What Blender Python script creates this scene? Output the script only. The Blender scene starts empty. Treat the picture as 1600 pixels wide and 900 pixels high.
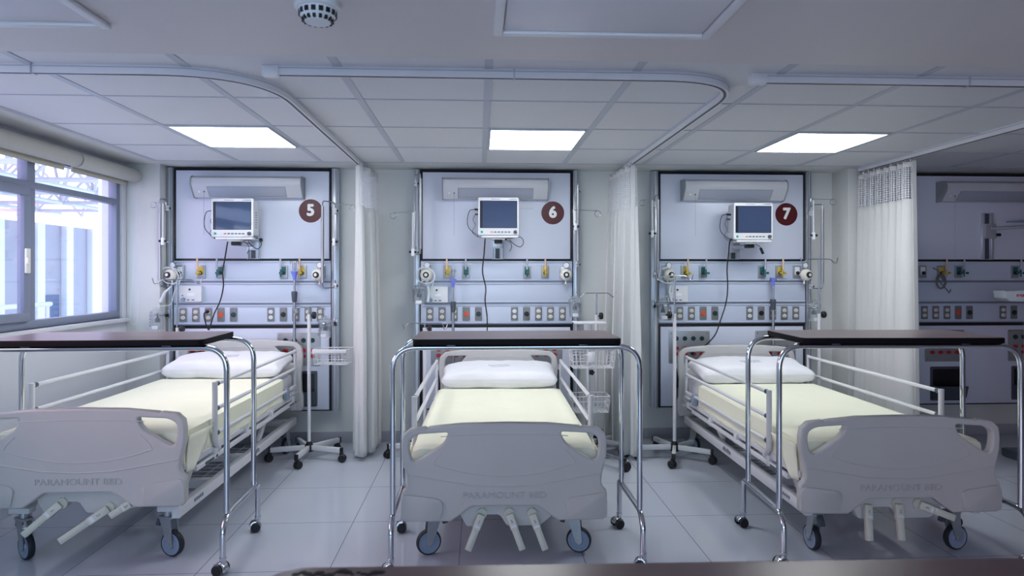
import bpy, bmesh, math, random
from mathutils import Vector, Matrix, noise
random.seed(7)
PI = math.pi
SC = bpy.context.scene
COL = SC.collection
CAMH = 1.33          # eye height
F = 1040.0           # focal length in pixels of the 1600 px wide frame
TH = math.atan(52 / 1040)

# ------------------------------------------------------------------ camera, light, exposure
cam_d = bpy.data.cameras.new('camera')
cam = bpy.data.objects.new('camera', cam_d)
COL.objects.link(cam)
cam_d.sensor_width = 36
cam_d.lens = 36 * F / 1600
cam_d.shift_y = -23 / 1600
cam_d.clip_start = 0.05
cam_d.dof.use_dof = True
cam_d.dof.focus_distance = 4.1
cam_d.dof.aperture_fstop = 4.5
cam.location = (0, 0, CAMH)
cam.rotation_euler = (PI / 2, 0, -TH)
SC.camera = cam
SC.view_settings.view_transform = 'Standard'
SC.view_settings.look = 'None'
SC.view_settings.gamma = 1
SC.view_settings.use_curve_mapping = False
SC.view_settings.exposure = 0.36

W_ = bpy.data.worlds.new('daylight')
SC.world = W_
W_.use_nodes = True
_n, _l = W_.node_tree.nodes, W_.node_tree.links
_tc = _n.new('ShaderNodeTexCoord'); _sp = _n.new('ShaderNodeSeparateXYZ'); _cr = _n.new('ShaderNodeValToRGB')
_mr = _n.new('ShaderNodeMapRange')
_mr.inputs['From Min'].default_value = -1; _mr.inputs['From Max'].default_value = 1
_l.new(_tc.outputs['Generated'], _sp.inputs[0]); _l.new(_sp.outputs[0], _mr.inputs[0]); _l.new(_mr.outputs[0], _cr.inputs[0])
_cr.color_ramp.elements[0].position = 0.12; _cr.color_ramp.elements[0].color = (1.9, 1.22, 1.36, 1)
_cr.color_ramp.elements[1].position = 0.32; _cr.color_ramp.elements[1].color = (0.56, 0.77, 1.0, 1)
_l.new(_cr.outputs[0], _n['Background'].inputs[0])
W_.node_tree.nodes['Background'].inputs[1].default_value = 2.7


def area(name, loc, rot, sx, sy, power, col):
    d = bpy.data.lights.new(name, 'AREA')
    d.shape = 'RECTANGLE'
    d.size = sx
    d.size_y = sy
    d.energy = power
    d.color = col
    o = bpy.data.objects.new(name, d)
    COL.objects.link(o)
    o.location = loc
    o.rotation_euler = rot
    return o


# daylight entering by the window band on the left and by an unseen opening added as front fill
area('window_portal_left', (-2.80, 3.28, 1.53), (0, -PI / 2, 0), 1.06, 3.56, 1, (1, 1, 1)).data.cycles.is_portal = True
area('fill_portal_rear', (-0.35, -2.46, 1.2), (PI / 2, 0, 0), 4.3, 1.75, 1, (1, 1, 1)).data.cycles.is_portal = True


# ------------------------------------------------------------------ materials
MATS = {}


def mat(name, col, rough=0.5, metal=0.0, var=0.03, vscale=6.0, bump=0.0, bscale=60.0, emit=0.0, alpha=1.0, trans=0.0, ior=1.45, coat=0.0, spec=0.5):
    m = bpy.data.materials.new(name)
    m.use_nodes = True
    nt = m.node_tree
    b = nt.nodes['Principled BSDF']
    b.inputs['Roughness'].default_value = rough
    b.inputs['Metallic'].default_value = metal
    b.inputs['IOR'].default_value = ior
    b.inputs['Coat Weight'].default_value = coat
    b.inputs['Specular IOR Level'].default_value = spec
    tc = nt.nodes.new('ShaderNodeTexCoord')
    if var > 0:
        n = nt.nodes.new('ShaderNodeTexNoise')
        n.inputs['Scale'].default_value = vscale
        n.inputs['Detail'].default_value = 3
        nt.links.new(tc.outputs['Object'], n.inputs['Vector'])
        r = nt.nodes.new('ShaderNodeMapRange')
        r.inputs['To Min'].default_value = 1 - var
        r.inputs['To Max'].default_value = 1 + var
        nt.links.new(n.outputs['Fac'], r.inputs['Value'])
        mx = nt.nodes.new('ShaderNodeMix')
        mx.data_type = 'RGBA'
        mx.blend_type = 'MULTIPLY'
        mx.inputs['Factor'].default_value = 1
        mx.inputs['A'].default_value = (*col, 1)
        nt.links.new(r.outputs['Result'], mx.inputs['B'])
        nt.links.new(mx.outputs['Result'], b.inputs['Base Color'])
    else:
        b.inputs['Base Color'].default_value = (*col, 1)
    if bump > 0:
        n2 = nt.nodes.new('ShaderNodeTexNoise')
        n2.inputs['Scale'].default_value = bscale
        n2.inputs['Detail'].default_value = 4
        nt.links.new(tc.outputs['Object'], n2.inputs['Vector'])
        bp = nt.nodes.new('ShaderNodeBump')
        bp.inputs['Strength'].default_value = bump
        bp.inputs['Distance'].default_value = 0.01
        nt.links.new(n2.outputs['Fac'], bp.inputs['Height'])
        nt.links.new(bp.outputs['Normal'], b.inputs['Normal'])
    if emit > 0:
        b.inputs['Emission Color'].default_value = (*col, 1)
        b.inputs['Emission Strength'].default_value = emit
    if trans > 0:
        b.inputs['Transmission Weight'].default_value = trans
    if alpha < 1:
        b.inputs['Alpha'].default_value = alpha
    MATS[name] = m
    return m


mat('wall_paint', (0.66, 0.67, 0.66), 0.55, bump=0.05, bscale=90, var=0.02)
mat('left_wall_paint', (0.66, 0.67, 0.72), 0.5, bump=0.05, bscale=90, var=0.02)
mat('soffit_paint', (0.70, 0.665, 0.665), 0.6, bump=0.04, bscale=80, var=0.02)
mat('ceiling_tile', (0.72, 0.725, 0.76), 0.6, bump=0.08, bscale=150, var=0.015)
mat('ceiling_grid', (0.50, 0.53, 0.60), 0.4, var=0.02)
mat('grid_shadow_line', (0.22, 0.24, 0.30), 0.5, var=0.02)
mat('hatch_panel', (0.74, 0.73, 0.78), 0.45, var=0.02)
mat('hatch_frame', (0.76, 0.76, 0.79), 0.35, var=0.02)
mat('light_diffuser', (0.94, 0.985, 1.0), 0.5, var=0.0, emit=12.5)
mat('track_white', (0.78, 0.78, 0.83), 0.3, var=0.02)
mat('track_slot', (0.03, 0.03, 0.04), 0.4, var=0.02)
mat('black_trim', (0.012, 0.012, 0.018), 0.35, var=0.02)
mat('laminate_white', (0.66, 0.695, 0.82), 0.28, var=0.02, vscale=2)
mat('rail_aluminium', (0.58, 0.64, 0.78), 0.32, metal=0.05, var=0.02, vscale=2)
mat('rail_groove', (0.26, 0.29, 0.36), 0.4, metal=0.2)
mat('profile_aluminium', (0.60, 0.63, 0.69), 0.28, metal=0.65)
mat('steel_plate', (0.40, 0.41, 0.43), 0.35, metal=0.6)
mat('plate_grey', (0.22, 0.225, 0.235), 0.4, metal=0.3)
mat('socket_ivory', (0.80, 0.77, 0.70), 0.4)
mat('socket_white', (0.85, 0.87, 0.92), 0.35)
mat('socket_orange', (0.80, 0.10, 0.035), 0.4)
mat('socket_green', (0.012, 0.04, 0.045), 0.35)
mat('socket_black', (0.008, 0.008, 0.012), 0.35)
mat('hole_red', (0.45, 0.02, 0.03), 0.35)
mat('valve_yellow', (0.60, 0.45, 0.07), 0.35)
mat('valve_green', (0.02, 0.14, 0.14), 0.3)
mat('lever_peach', (0.78, 0.56, 0.38), 0.4)
mat('lever_grey', (0.45, 0.50, 0.58), 0.35)
mat('fixture_grey', (0.58, 0.59, 0.64), 0.38, metal=0.0)
mat('fixture_lens', (0.40, 0.43, 0.52), 0.25, metal=0.0)
mat('fixture_cap', (0.33, 0.36, 0.38), 0.4)
mat('monitor_shell', (0.74, 0.75, 0.78), 0.35)
mat('screen_glass', (0.05, 0.075, 0.15), 0.08, coat=0.5)
mat('screen_border', (0.02, 0.022, 0.035), 0.2)
mat('key_grey', (0.12, 0.14, 0.19), 0.4)
mat('key_orange', (0.75, 0.22, 0.08), 0.4)
mat('key_green', (0.02, 0.35, 0.25), 0.4)
mat('disc_maroon', (0.080, 0.006, 0.010), 0.35, var=0.05, vscale=10)
mat('numeral_white', (0.85, 0.86, 0.86), 0.5)
mat('cable_black', (0.008, 0.008, 0.012), 0.4)
mat('cable_grey', (0.10, 0.11, 0.13), 0.45)
mat('tube_clear', (0.66, 0.72, 0.76), 0.25, var=0.0)
mat('chrome', (0.62, 0.65, 0.69), 0.10, metal=1.0, var=0.02)
mat('chrome_soft', (0.42, 0.44, 0.48), 0.25, metal=0.9)
mat('clear_plastic', (0.86, 0.92, 0.95), 0.08, var=0.0, trans=0.85, ior=1.3, alpha=0.55)
mat('white_plastic', (0.74, 0.76, 0.79), 0.35)
mat('cream_plastic', (0.62, 0.63, 0.55), 0.4)
mat('black_plastic', (0.010, 0.010, 0.013), 0.4)
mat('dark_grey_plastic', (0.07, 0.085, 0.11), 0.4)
mat('violet_plastic', (0.20, 0.24, 0.80), 0.35)
mat('white_enamel', (0.68, 0.69, 0.72), 0.3)
mat('bed_plastic', (0.53, 0.52, 0.51), 0.42, bump=0.02, bscale=300)
mat('bed_plastic_light', (0.60, 0.595, 0.59), 0.40)
mat('letter_shade', (0.455, 0.445, 0.44), 0.5)  # darker than the board: emboss shading put into the letter colour
mat('wheel_blue_grey', (0.24, 0.30, 0.41), 0.4)
mat('tyre', (0.018, 0.022, 0.03), 0.6)
mat('galvanised', (0.40, 0.44, 0.47), 0.38, metal=0.7, var=0.12, vscale=60)
mat('table_edge', (0.006, 0.005, 0.007), 0.55, spec=0.15)
mat('satin_steel', (0.45, 0.46, 0.48), 0.34, metal=0.9)
mat('skirting', (0.36, 0.37, 0.42), 0.35)
mat('window_frame_paint', (0.22, 0.25, 0.34), 0.4, var=0.02)
mat('blind_fabric', (0.52, 0.52, 0.48), 0.6)
mat('blind_rail', (0.50, 0.48, 0.40), 0.5)
mat('cord_white', (0.70, 0.70, 0.72), 0.6)
mat('paper', (0.66, 0.69, 0.80), 0.7)
mat('ink', (0.12, 0.12, 0.17), 0.7)
mat('stamp_ink', (0.34, 0.36, 0.42), 0.8)
mat('red_lettering', (0.6, 0.02, 0.06), 0.5)
mat('scale_head', (0.62, 0.68, 0.74), 0.35)
mat('bench_wood', (0.115, 0.058, 0.062), 0.30, var=0.25, vscale=5)
mat('exterior_wall', (0.44, 0.40, 0.42), 0.7, var=0.04, vscale=1.5)
mat('exterior_white', (0.90, 0.90, 0.92), 0.6)
mat('exterior_roof', (0.30, 0.32, 0.40), 0.7)
mat('truss_paint', (0.70, 0.66, 0.68), 0.5)
mat('exterior_dark', (0.10, 0.13, 0.22), 0.6)


def cloth_mat(name, col, transl, bump=0.25, bscale=14, var=0.03, rough=0.85):
    m = mat(name, col, rough, var=var, bump=bump, bscale=bscale, spec=0.2)
    nt = m.node_tree
    b = nt.nodes['Principled BSDF']
    out = nt.nodes['Material Output']
    if transl > 0:
        t = nt.nodes.new('ShaderNodeBsdfTranslucent')
        t.inputs[0].default_value = (*col, 1)
        mx = nt.nodes.new('ShaderNodeMixShader')
        mx.inputs[0].default_value = transl
        nt.links.new(b.outputs[0], mx.inputs[1])
        nt.links.new(t.outputs[0], mx.inputs[2])
        nt.links.new(mx.outputs[0], out.inputs['Surface'])
    return m


cloth_mat('curtain_cloth', (0.86, 0.87, 0.87), 0.35, bump=0.15, bscale=30)
cloth_mat('curtain_heading', (0.80, 0.80, 0.80), 0.2)
cloth_mat('sheet_cream', (0.84, 0.845, 0.69), 0.0, bump=0.5, bscale=9)
cloth_mat('pillow_white', (0.82, 0.83, 0.88), 0.0, bump=0.5, bscale=9)
cloth_mat('mattress_white', (0.70, 0.71, 0.76), 0.0, bump=0.2, bscale=9)


def net_material():
    m = bpy.data.materials.new('curtain_net')
    m.use_nodes = True
    nt = m.node_tree
    N, L = nt.nodes, nt.links
    b = N['Principled BSDF']
    b.inputs['Base Color'].default_value = (0.74, 0.76, 0.80, 1)
    b.inputs['Roughness'].default_value = 0.8
    uv = N.new('ShaderNodeTexCoord')
    sp = N.new('ShaderNodeSeparateXYZ')
    L.new(uv.outputs['UV'], sp.inputs[0])

    def saw(sock, k, off=0.0):
        a = N.new('ShaderNodeMath'); a.operation = 'MULTIPLY_ADD'
        a.inputs[1].default_value = k; a.inputs[2].default_value = off
        L.new(sock, a.inputs[0])
        f = N.new('ShaderNodeMath'); f.operation = 'PINGPONG'
        f.inputs[1].default_value = 0.5
        L.new(a.outputs[0], f.inputs[0])
        return f.outputs[0]
    u = saw(sp.outputs[0], 62.0)
    v = saw(sp.outputs[1], 62.0)
    mn = N.new('ShaderNodeMath'); mn.operation = 'MINIMUM'
    L.new(u, mn.inputs[0]); L.new(v, mn.inputs[1])
    gt = N.new('ShaderNodeMath'); gt.operation = 'GREATER_THAN'
    gt.inputs[1].default_value = 0.13
    L.new(mn.outputs[0], gt.inputs[0])
    tr = N.new('ShaderNodeBsdfTransparent')
    mx = N.new('ShaderNodeMixShader')
    L.new(gt.outputs[0], mx.inputs[0])
    L.new(b.outputs[0], mx.inputs[1])
    L.new(tr.outputs[0], mx.inputs[2])
    L.new(mx.outputs[0], N['Material Output'].inputs['Surface'])
    MATS['curtain_net'] = m


net_material()


def floor_material():
    m = mat('floor_tile', (0.50, 0.53, 0.61), 0.08, var=0.05, vscale=1.6, spec=0.6)
    nt = m.node_tree
    N, L = nt.nodes, nt.links
    b = N['Principled BSDF']
    tc = N.new('ShaderNodeTexCoord')
    mp = N.new('ShaderNodeMapping')
    mp.inputs['Location'].default_value = (0.09, -0.10 , 0)
    L.new(tc.outputs['Object'], mp.inputs[0])
    br = N.new('ShaderNodeTexBrick')
    br.offset = 0
    br.inputs['Color1'].default_value = (1, 1, 1, 1)
    br.inputs['Color2'].default_value = (0.96, 0.96, 0.97, 1)
    br.inputs['Mortar'].default_value = (0.35, 0.36, 0.42, 1)
    br.inputs['Scale'].default_value = 1
    br.inputs['Mortar Size'].default_value = 0.0022
    br.inputs['Mortar Smooth'].default_value = 0.2
    br.inputs['Brick Width'].default_value = 0.58
    br.inputs['Row Height'].default_value = 0.583
    L.new(mp.outputs[0], br.inputs[0])
    old = b.inputs['Base Color'].links[0].from_socket
    mx = N.new('ShaderNodeMix'); mx.data_type = 'RGBA'; mx.blend_type = 'MULTIPLY'
    mx.inputs['Factor'].default_value = 1
    L.new(old, mx.inputs['A']); L.new(br.outputs['Color'], mx.inputs['B'])
    L.new(mx.outputs['Result'], b.inputs['Base Color'])


floor_material()


def wood_material():
    m = mat('table_wood', (0.17, 0.12, 0.125), 0.32, var=0.0)
    nt = m.node_tree
    N, L = nt.nodes, nt.links
    b = N['Principled BSDF']
    tc = N.new('ShaderNodeTexCoord')
    mp = N.new('ShaderNodeMapping')
    mp.inputs['Scale'].default_value = (1.2, 22, 4)
    L.new(tc.outputs['Object'], mp.inputs[0])
    n = N.new('ShaderNodeTexNoise'); n.inputs['Scale'].default_value = 2.2; n.inputs['Detail'].default_value = 6
    L.new(mp.outputs[0], n.inputs['Vector'])
    cr = N.new('ShaderNodeValToRGB')
    cr.color_ramp.elements[0].position = 0.3; cr.color_ramp.elements[0].color = (0.115, 0.078, 0.084, 1)
    cr.color_ramp.elements[1].position = 0.7; cr.color_ramp.elements[1].color = (0.24, 0.175, 0.185, 1)
    L.new(n.outputs['Fac'], cr.inputs[0])
    L.new(cr.outputs[0], b.inputs['Base Color'])


wood_material()


def glass_material():
    m = bpy.data.materials.new('window_glass')
    m.use_nodes = True
    nt = m.node_tree
    N, L = nt.nodes, nt.links
    N.remove(N['Principled BSDF'])
    g = N.new('ShaderNodeBsdfGlossy'); g.inputs['Roughness'].default_value = 0.02
    t = N.new('ShaderNodeBsdfTransparent'); t.inputs[0].default_value = (0.93, 0.94, 1, 1)
    mx = N.new('ShaderNodeMixShader')
    mx.inputs[0].default_value = 0.07; L.new(t.outputs[0], mx.inputs[1]); L.new(g.outputs[0], mx.inputs[2])
    L.new(mx.outputs[0], N['Material Output'].inputs['Surface'])
    MATS['window_glass'] = m


glass_material()


# ------------------------------------------------------------------ helpers
def at(px, py, Y):
    """point of the room seen at pixel (px, py) on the plane Y"""
    u = (px - 800) / F
    v = (427 - py) / F
    dx = u * math.cos(TH) + math.sin(TH)
    dy = -u * math.sin(TH) + math.cos(TH)
    return Vector((Y * dx / dy, Y, CAMH + Y * v / dy))


def tag(o, label=None, cat=None, group=None, kind=None):
    if label: o['label'] = label
    if cat: o['category'] = cat
    if group: o['group'] = group
    if kind: o['kind'] = kind
    return o


def thing(name, label, cat, loc=(0, 0, 0), rz=0.0, group=None):
    o = bpy.data.objects.new(name, None)
    o.empty_display_size = 0.05
    COL.objects.link(o)
    o.location = loc
    o.rotation_euler = (0, 0, rz)
    return tag(o, label, cat, group)


def fillet(pts, r, n=6):
    """round the corners of a polyline"""
    pts = [Vector(p) for p in pts]
    out = [pts[0]]
    for i in range(1, len(pts) - 1):
        a, b, c = pts[i - 1], pts[i], pts[i + 1]
        d1 = (a - b); d2 = (c - b)
        rr = min(r, d1.length * 0.49, d2.length * 0.49)
        d1.normalize(); d2.normalize()
        ang = d1.angle(d2, PI)
        if ang > PI - 0.02:
            out.append(b); continue
        t = rr
        p0 = b + d1 * t; p1 = b + d2 * t
        for k in range(n + 1):
            s = k / n
            out.append(p0 * (1 - s) ** 2 + b * 2 * s * (1 - s) + p1 * s ** 2)
    out.append(pts[-1])
    return out


def smooth_path(pts, n=6):
    """Catmull-Rom through the points"""
    P = [Vector(p) for p in pts]
    P = [P[0] * 2 - P[1]] + P + [P[-1] * 2 - P[-2]]
    out = []
    for i in range(1, len(P) - 2):
        for k in range(n):
            t = k / n
            a, b, c, d = P[i - 1], P[i], P[i + 1], P[i + 2]
            out.append(0.5 * ((2 * b) + (c - a) * t + (2 * a - 5 * b + 4 * c - d) * t * t + (3 * b - a - 3 * c + d) * t ** 3))
    out.append(P[-2])
    return out


class MB:
    def __init__(self):
        self.bm = bmesh.new()

    def box(self, x0, x1, y0, y1, z0, z1, bev=0.0, M=None, seg=2):
        b2 = bmesh.new()
        bmesh.ops.create_cube(b2, size=1)
        for v in b2.verts:
            v.co = Vector(((x0 + x1) / 2 + v.co.x * (x1 - x0), (y0 + y1) / 2 + v.co.y * (y1 - y0), (z0 + z1) / 2 + v.co.z * (z1 - z0)))
        if bev > 0:
            bev = min(bev, 0.45 * min(abs(x1 - x0), abs(y1 - y0), abs(z1 - z0)))
            bmesh.ops.bevel(b2, geom=b2.edges[:], offset=bev, segments=seg, affect='EDGES', profile=0.5)
        self._merge(b2, M)
        return self

    def _merge(self, b2, M=None):
        if M is not None:
            bmesh.ops.transform(b2, matrix=M, verts=b2.verts)
        mp = {v: self.bm.verts.new(v.co) for v in b2.verts}
        for f in b2.faces:
            try:
                self.bm.faces.new([mp[v] for v in f.verts])
            except ValueError:
                pass
        b2.free()

    def tube(self, pts, r, seg=10, cap=True, closed=False):
        pts = [Vector(p) for p in pts]
        q = [pts[0]]
        for p in pts[1:]:
            if (p - q[-1]).length > 1e-6: q.append(p)
        pts = q
        n = len(pts)
        rings = []
        up = None
        for i, p in enumerate(pts):
            if closed:
                t = (pts[(i + 1) % n] - pts[i - 1])
            else:
                t = pts[min(i + 1, n - 1)] - pts[max(i - 1, 0)]
            if t.length < 1e-9: t = Vector((0, 0, 1))
            t.normalize()
            if up is None:
                up = Vector((0, 0, 1)) if abs(t.z) < 0.9 else Vector((1, 0, 0))
            s = t.cross(up)
            if s.length < 1e-6: s = t.orthogonal()
            s.normalize()
            up = s.cross(t).normalized()
            rr = r[i] if isinstance(r, (list, tuple)) else r
            rings.append([self.bm.verts.new(p + (s * math.cos(2 * PI * k / seg) + up * math.sin(2 * PI * k / seg)) * rr) for k in range(seg)])
        m = n if closed else n - 1
        for i in range(m):
            a, b = rings[i], rings[(i + 1) % n]
            for k in range(seg):
                self.bm.faces.new((a[k], b[k], b[(k + 1) % seg], a[(k + 1) % seg]))
        if cap and not closed:
            self.bm.faces.new(rings[0])
            self.bm.faces.new(rings[-1][::-1])
        return self

    def lathe(self, prof, origin=(0, 0, 0), axis='z', seg=24, M=None, ring=False):
        """prof = [(radius, height)...]"""
        b2 = bmesh.new()
        rings = []
        for r, h in prof:
            if r < 1e-6:
                rings.append([b2.verts.new((0, 0, h))])
            else:
                rings.append([b2.verts.new((r * math.cos(2 * PI * k / seg), r * math.sin(2 * PI * k / seg), h)) for k in range(seg)])
        for a, b in zip(rings, rings[1:]):
            for k in range(seg):
                k2 = (k + 1) % seg
                if len(a) == 1 and len(b) == 1: continue
                if len(a) == 1: b2.faces.new((a[0], b[k], b[k2]))
                elif len(b) == 1: b2.faces.new((a[k], b[0], a[k2]))
                else: b2.faces.new((a[k], b[k], b[k2], a[k2]))
        if len(rings[0]) > 1 and not ring: b2.faces.new(rings[0])
        if len(rings[-1]) > 1 and not ring: b2.faces.new(rings[-1][::-1])
        R = {'z': Matrix.Identity(4), 'x': Matrix.Rotation(PI / 2, 4, 'Y'), 'y': Matrix.Rotation(-PI / 2, 4, 'X'), '-y': Matrix.Rotation(PI / 2, 4, 'X'), '-z': Matrix.Rotation(PI, 4, 'X')}[axis]
        T = Matrix.Translation(origin) @ R
        if M is not None: T = M @ T
        self._merge(b2, T)
        return self

    def prism(self, poly, d0, d1, plane='xz', bev=0.0, M=None):
        """poly in plane; extruded along the third axis from d0 to d1"""
        b2 = bmesh.new()

        def P(a, b, d):
            return {'xz': (a, d, b), 'yz': (d, a, b), 'xy': (a, b, d)}[plane]
        A = [b2.verts.new(P(a, b, d0)) for a, b in poly]
        B = [b2.verts.new(P(a, b, d1)) for a, b in poly]
        n = len(poly)
        fa = b2.faces.new(A)
        fb = b2.faces.new(B[::-1])
        for i in range(n):
            b2.faces.new((A[i], B[i], B[(i + 1) % n], A[(i + 1) % n]))
        if bev > 0:
            ed = list(set(list(fa.edges) + list(fb.edges)))
            bmesh.ops.bevel(b2, geom=ed, offset=bev, segments=2, affect='EDGES', profile=0.5)
        self._merge(b2, M)
        return self

    def build(self, name, m, parent=None, smooth=True, loc=None, rot=None):
        bmesh.ops.recalc_face_normals(self.bm, faces=self.bm.faces)
        me = bpy.data.meshes.new(name)
        self.bm.to_mesh(me)
        self.bm.free()
        me.materials.append(MATS[m])
        if smooth:
            for p in me.polygons: p.use_smooth = True
            try:
                me.set_sharp_from_angle(angle=math.radians(38))
            except Exception:
                pass
        o = bpy.data.objects.new(name, me)
        COL.objects.link(o)
        if parent is not None: o.parent = parent
        if loc: o.location = loc
        if rot: o.rotation_euler = rot
        return o


def struct(name, mb, m):
    o = mb.build(name, m, None)
    o['kind'] = 'structure'
    return o


def curve_plate(name, outer, holes, thick, bev, m, parent, loc=(0, 0, 0)):
    """flat plate in the xz plane with holes, thickness along y, rounded rims (converted to a mesh)"""
    cu = bpy.data.curves.new(name, 'CURVE')
    cu.dimensions = '2D'
    cu.fill_mode = 'BOTH'
    cu.extrude = thick / 2 - bev
    cu.bevel_depth = bev
    cu.bevel_resolution = 3
    cu.offset = -bev
    for ring in [outer] + holes:
        s = cu.splines.new('POLY')
        s.points.add(len(ring) - 1)
        for p, (a, b) in zip(s.points, ring):
            p.co = (a, b, 0, 1)
        s.use_cyclic_u = True
    o = bpy.data.objects.new(name, cu)
    me = bpy.data.meshes.new_from_object(o)
    me.name = name
    bpy.data.objects.remove(o)
    # curve lies in xy with thickness z -> turn so that y is up
    me.transform(Matrix.Rotation(PI / 2, 4, 'X'))
    me.materials.clear()
    me.materials.append(MATS[m])
    for p in me.polygons: p.use_smooth = True
    try: me.set_sharp_from_angle(angle=math.radians(50))
    except Exception: pass
    ob = bpy.data.objects.new(name, me)
    COL.objects.link(ob)
    ob.parent = parent
    ob.location = loc
    return ob


def lettering(name, text, size, depth, m, parent, loc, rot=(PI / 2, 0, 0), sx=1.0, bold=0.0, align='CENTER'):
    cu = bpy.data.curves.new(name, 'FONT')
    cu.body = text
    cu.size = size
    cu.extrude = depth
    cu.offset = bold
    cu.align_x = align
    cu.align_y = 'CENTER'
    o = bpy.data.objects.new(name, cu)
    me = bpy.data.meshes.new_from_object(o)
    bpy.data.objects.remove(o)
    me.name = name
    for v in me.vertices: v.co.x *= sx
    me.materials.clear()
    me.materials.append(MATS[m])
    ob = bpy.data.objects.new(name, me)
    COL.objects.link(ob)
    ob.parent = parent
    ob.location = loc
    ob.rotation_euler = rot
    return ob


def bold_lettering(name, text, size, m, parent, loc, w):
    o = lettering(name, text, size, 0.0008, m, parent, loc)
    bm = bmesh.new()
    src = o.data
    for k in range(9):
        a = 2 * PI * k / 8
        r = 0 if k == 8 else w
        b2 = bmesh.new(); b2.from_mesh(src)
        bmesh.ops.translate(b2, vec=(r * math.cos(a), r * math.sin(a), 0.00001 * k), verts=b2.verts)
        tmp = bpy.data.meshes.new('t'); b2.to_mesh(tmp); b2.free()
        bm.from_mesh(tmp); bpy.data.meshes.remove(tmp)
    bm.to_mesh(src); bm.free()
    return o


def copy_tree(o, parent=None):
    c = o.copy()
    COL.objects.link(c)
    if parent is not None: c.parent = parent
    for ch in list(o.children):
        copy_tree(ch, c)
    return c


def round_rect(x0, x1, z0, z1, r, n=5):
    pts = []
    for cx, cz, a0 in ((x1 - r, z1 - r, 0), (x0 + r, z1 - r, PI / 2), (x0 + r, z0 + r, PI), (x1 - r, z0 + r, 3 * PI / 2)):
        for k in range(n + 1):
            a = a0 + PI / 2 * k / n
            pts.append((cx + r * math.cos(a), cz + r * math.sin(a)))
    return pts


def round_poly(pts, r, n=5):
    """2D polygon with rounded corners, r may be per corner"""
    out = []
    N = len(pts)
    for i in range(N):
        a = Vector((*pts[i - 1], 0)); b = Vector((*pts[i], 0)); c = Vector((*pts[(i + 1) % N], 0))
        rr = r[i] if isinstance(r, (list, tuple)) else r
        d1 = a - b; d2 = c - b
        t = min(rr, d1.length * 0.48, d2.length * 0.48)
        d1.normalize(); d2.normalize()
        if t < 1e-5:
            out.append((b.x, b.y)); continue
        p0 = b + d1 * t; p1 = b + d2 * t
        for k in range(n + 1):
            s = k / n
            p = p0 * (1 - s) ** 2 + b * 2 * s * (1 - s) + p1 * s ** 2
            out.append((p.x, p.y))
    return out

# ------------------------------------------------------------------ the setting
CEIL = 2.153
WALL = 5.30
LX = -2.63
RX = 9.0
RY = -2.3
struct('floor', MB().box(LX - 0.15, RX + 0.15, RY - 0.15, WALL + 0.15, -0.1, 0.0), 'floor_tile')
struct('wall_back', MB().box(LX - 0.15, RX + 0.15, WALL, WALL + 0.15, 0, CEIL + 0.3), 'wall_paint')
struct('wall_right', MB().box(RX, RX + 0.15, RY - 0.15, WALL, 0, CEIL + 0.3), 'wall_paint')
# back pilasters
struct('wall_pilaster_left', MB().box(LX, -2.385, 5.11, WALL, 0, CEIL, 0.004), 'wall_paint')
struct('wall_pilaster_right', MB().box(2.88, 3.30, 5.06, WALL, 0, CEIL, 0.004), 'wall_paint')
# left wall with the window opening
WZ0, WZ1 = 1.0, 2.06
WY0, WY1 = 1.5, 5.06
struct('wall_left', MB().box(LX - 0.15, LX, RY, WALL, 0, WZ0).box(LX - 0.15, LX, RY, WALL, WZ1, CEIL + 0.3)
       .box(LX - 0.15, LX, RY, WY0, WZ0, WZ1).box(LX - 0.15, LX, WY1, WALL, WZ0, WZ1), 'left_wall_paint')
# rear wall with an opening added behind the camera to let in fill light
struct('wall_rear', MB().box(LX, RX, RY - 0.15, RY, 0, 0.3).box(LX, RX, RY - 0.15, RY, 2.0, CEIL + 0.3)
       .box(LX, -2.5, RY - 0.15, RY, 0.3, 2.0).box(1.8, RX, RY - 0.15, RY, 0.3, 2.0), 'wall_paint')

# ceiling of the bays
struct('ceiling', MB().box(LX - 0.15, RX + 0.15, 2.2, WALL + 0.15, CEIL, CEIL + 0.1), 'ceiling_tile')
GX = [-2.36 + 0.6 * k for k in range(20)]
GY = [4.97 - 0.6 * k for k in range(4)]
g = MB()
for x in GX[:]:
    if x > RX: continue
    g.box(x - 0.017, x + 0.017, 2.3, 4.97, CEIL - 0.003, CEIL - 0.0005)
for y in GY[:]:
    g.box(-2.36, RX, y - 0.005, y + 0.005, CEIL - 0.004, CEIL - 0.0005)
struct('trim_1', g, 'ceiling_grid')
# plaster margin round the tiles
struct('trim_2', MB().box(LX, -2.373, 2.3, WALL, CEIL - 0.004, CEIL - 0.0003).box(-2.373, RX, 4.977, WALL, CEIL - 0.004, CEIL - 0.0003), 'wall_paint')
# lower plaster soffit over the aisle, with the two hatches recessed
SOF = CAMH + 0.745
SY = 2.32
struct('ceiling_soffit', MB().box(LX - 0.15, RX + 0.15, RY - 0.15, SY, SOF, CEIL + 0.2, 0.003), 'soffit_paint')
struct('baseboard_back', MB().box(-2.385, 2.88, 5.288, 5.30, 0, 0.085, 0.003).box(3.3, RX, 5.288, 5.30, 0, 0.085, 0.003)
       .box(LX, -2.385, 5.098, 5.11, 0, 0.085, 0.003).box(2.88, 3.3, 5.048, 5.06, 0, 0.085, 0.003), 'skirting')
struct('baseboard_left', MB().box(LX, LX + 0.012, RY, 5.1, 0, 0.085, 0.003), 'skirting')

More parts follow.
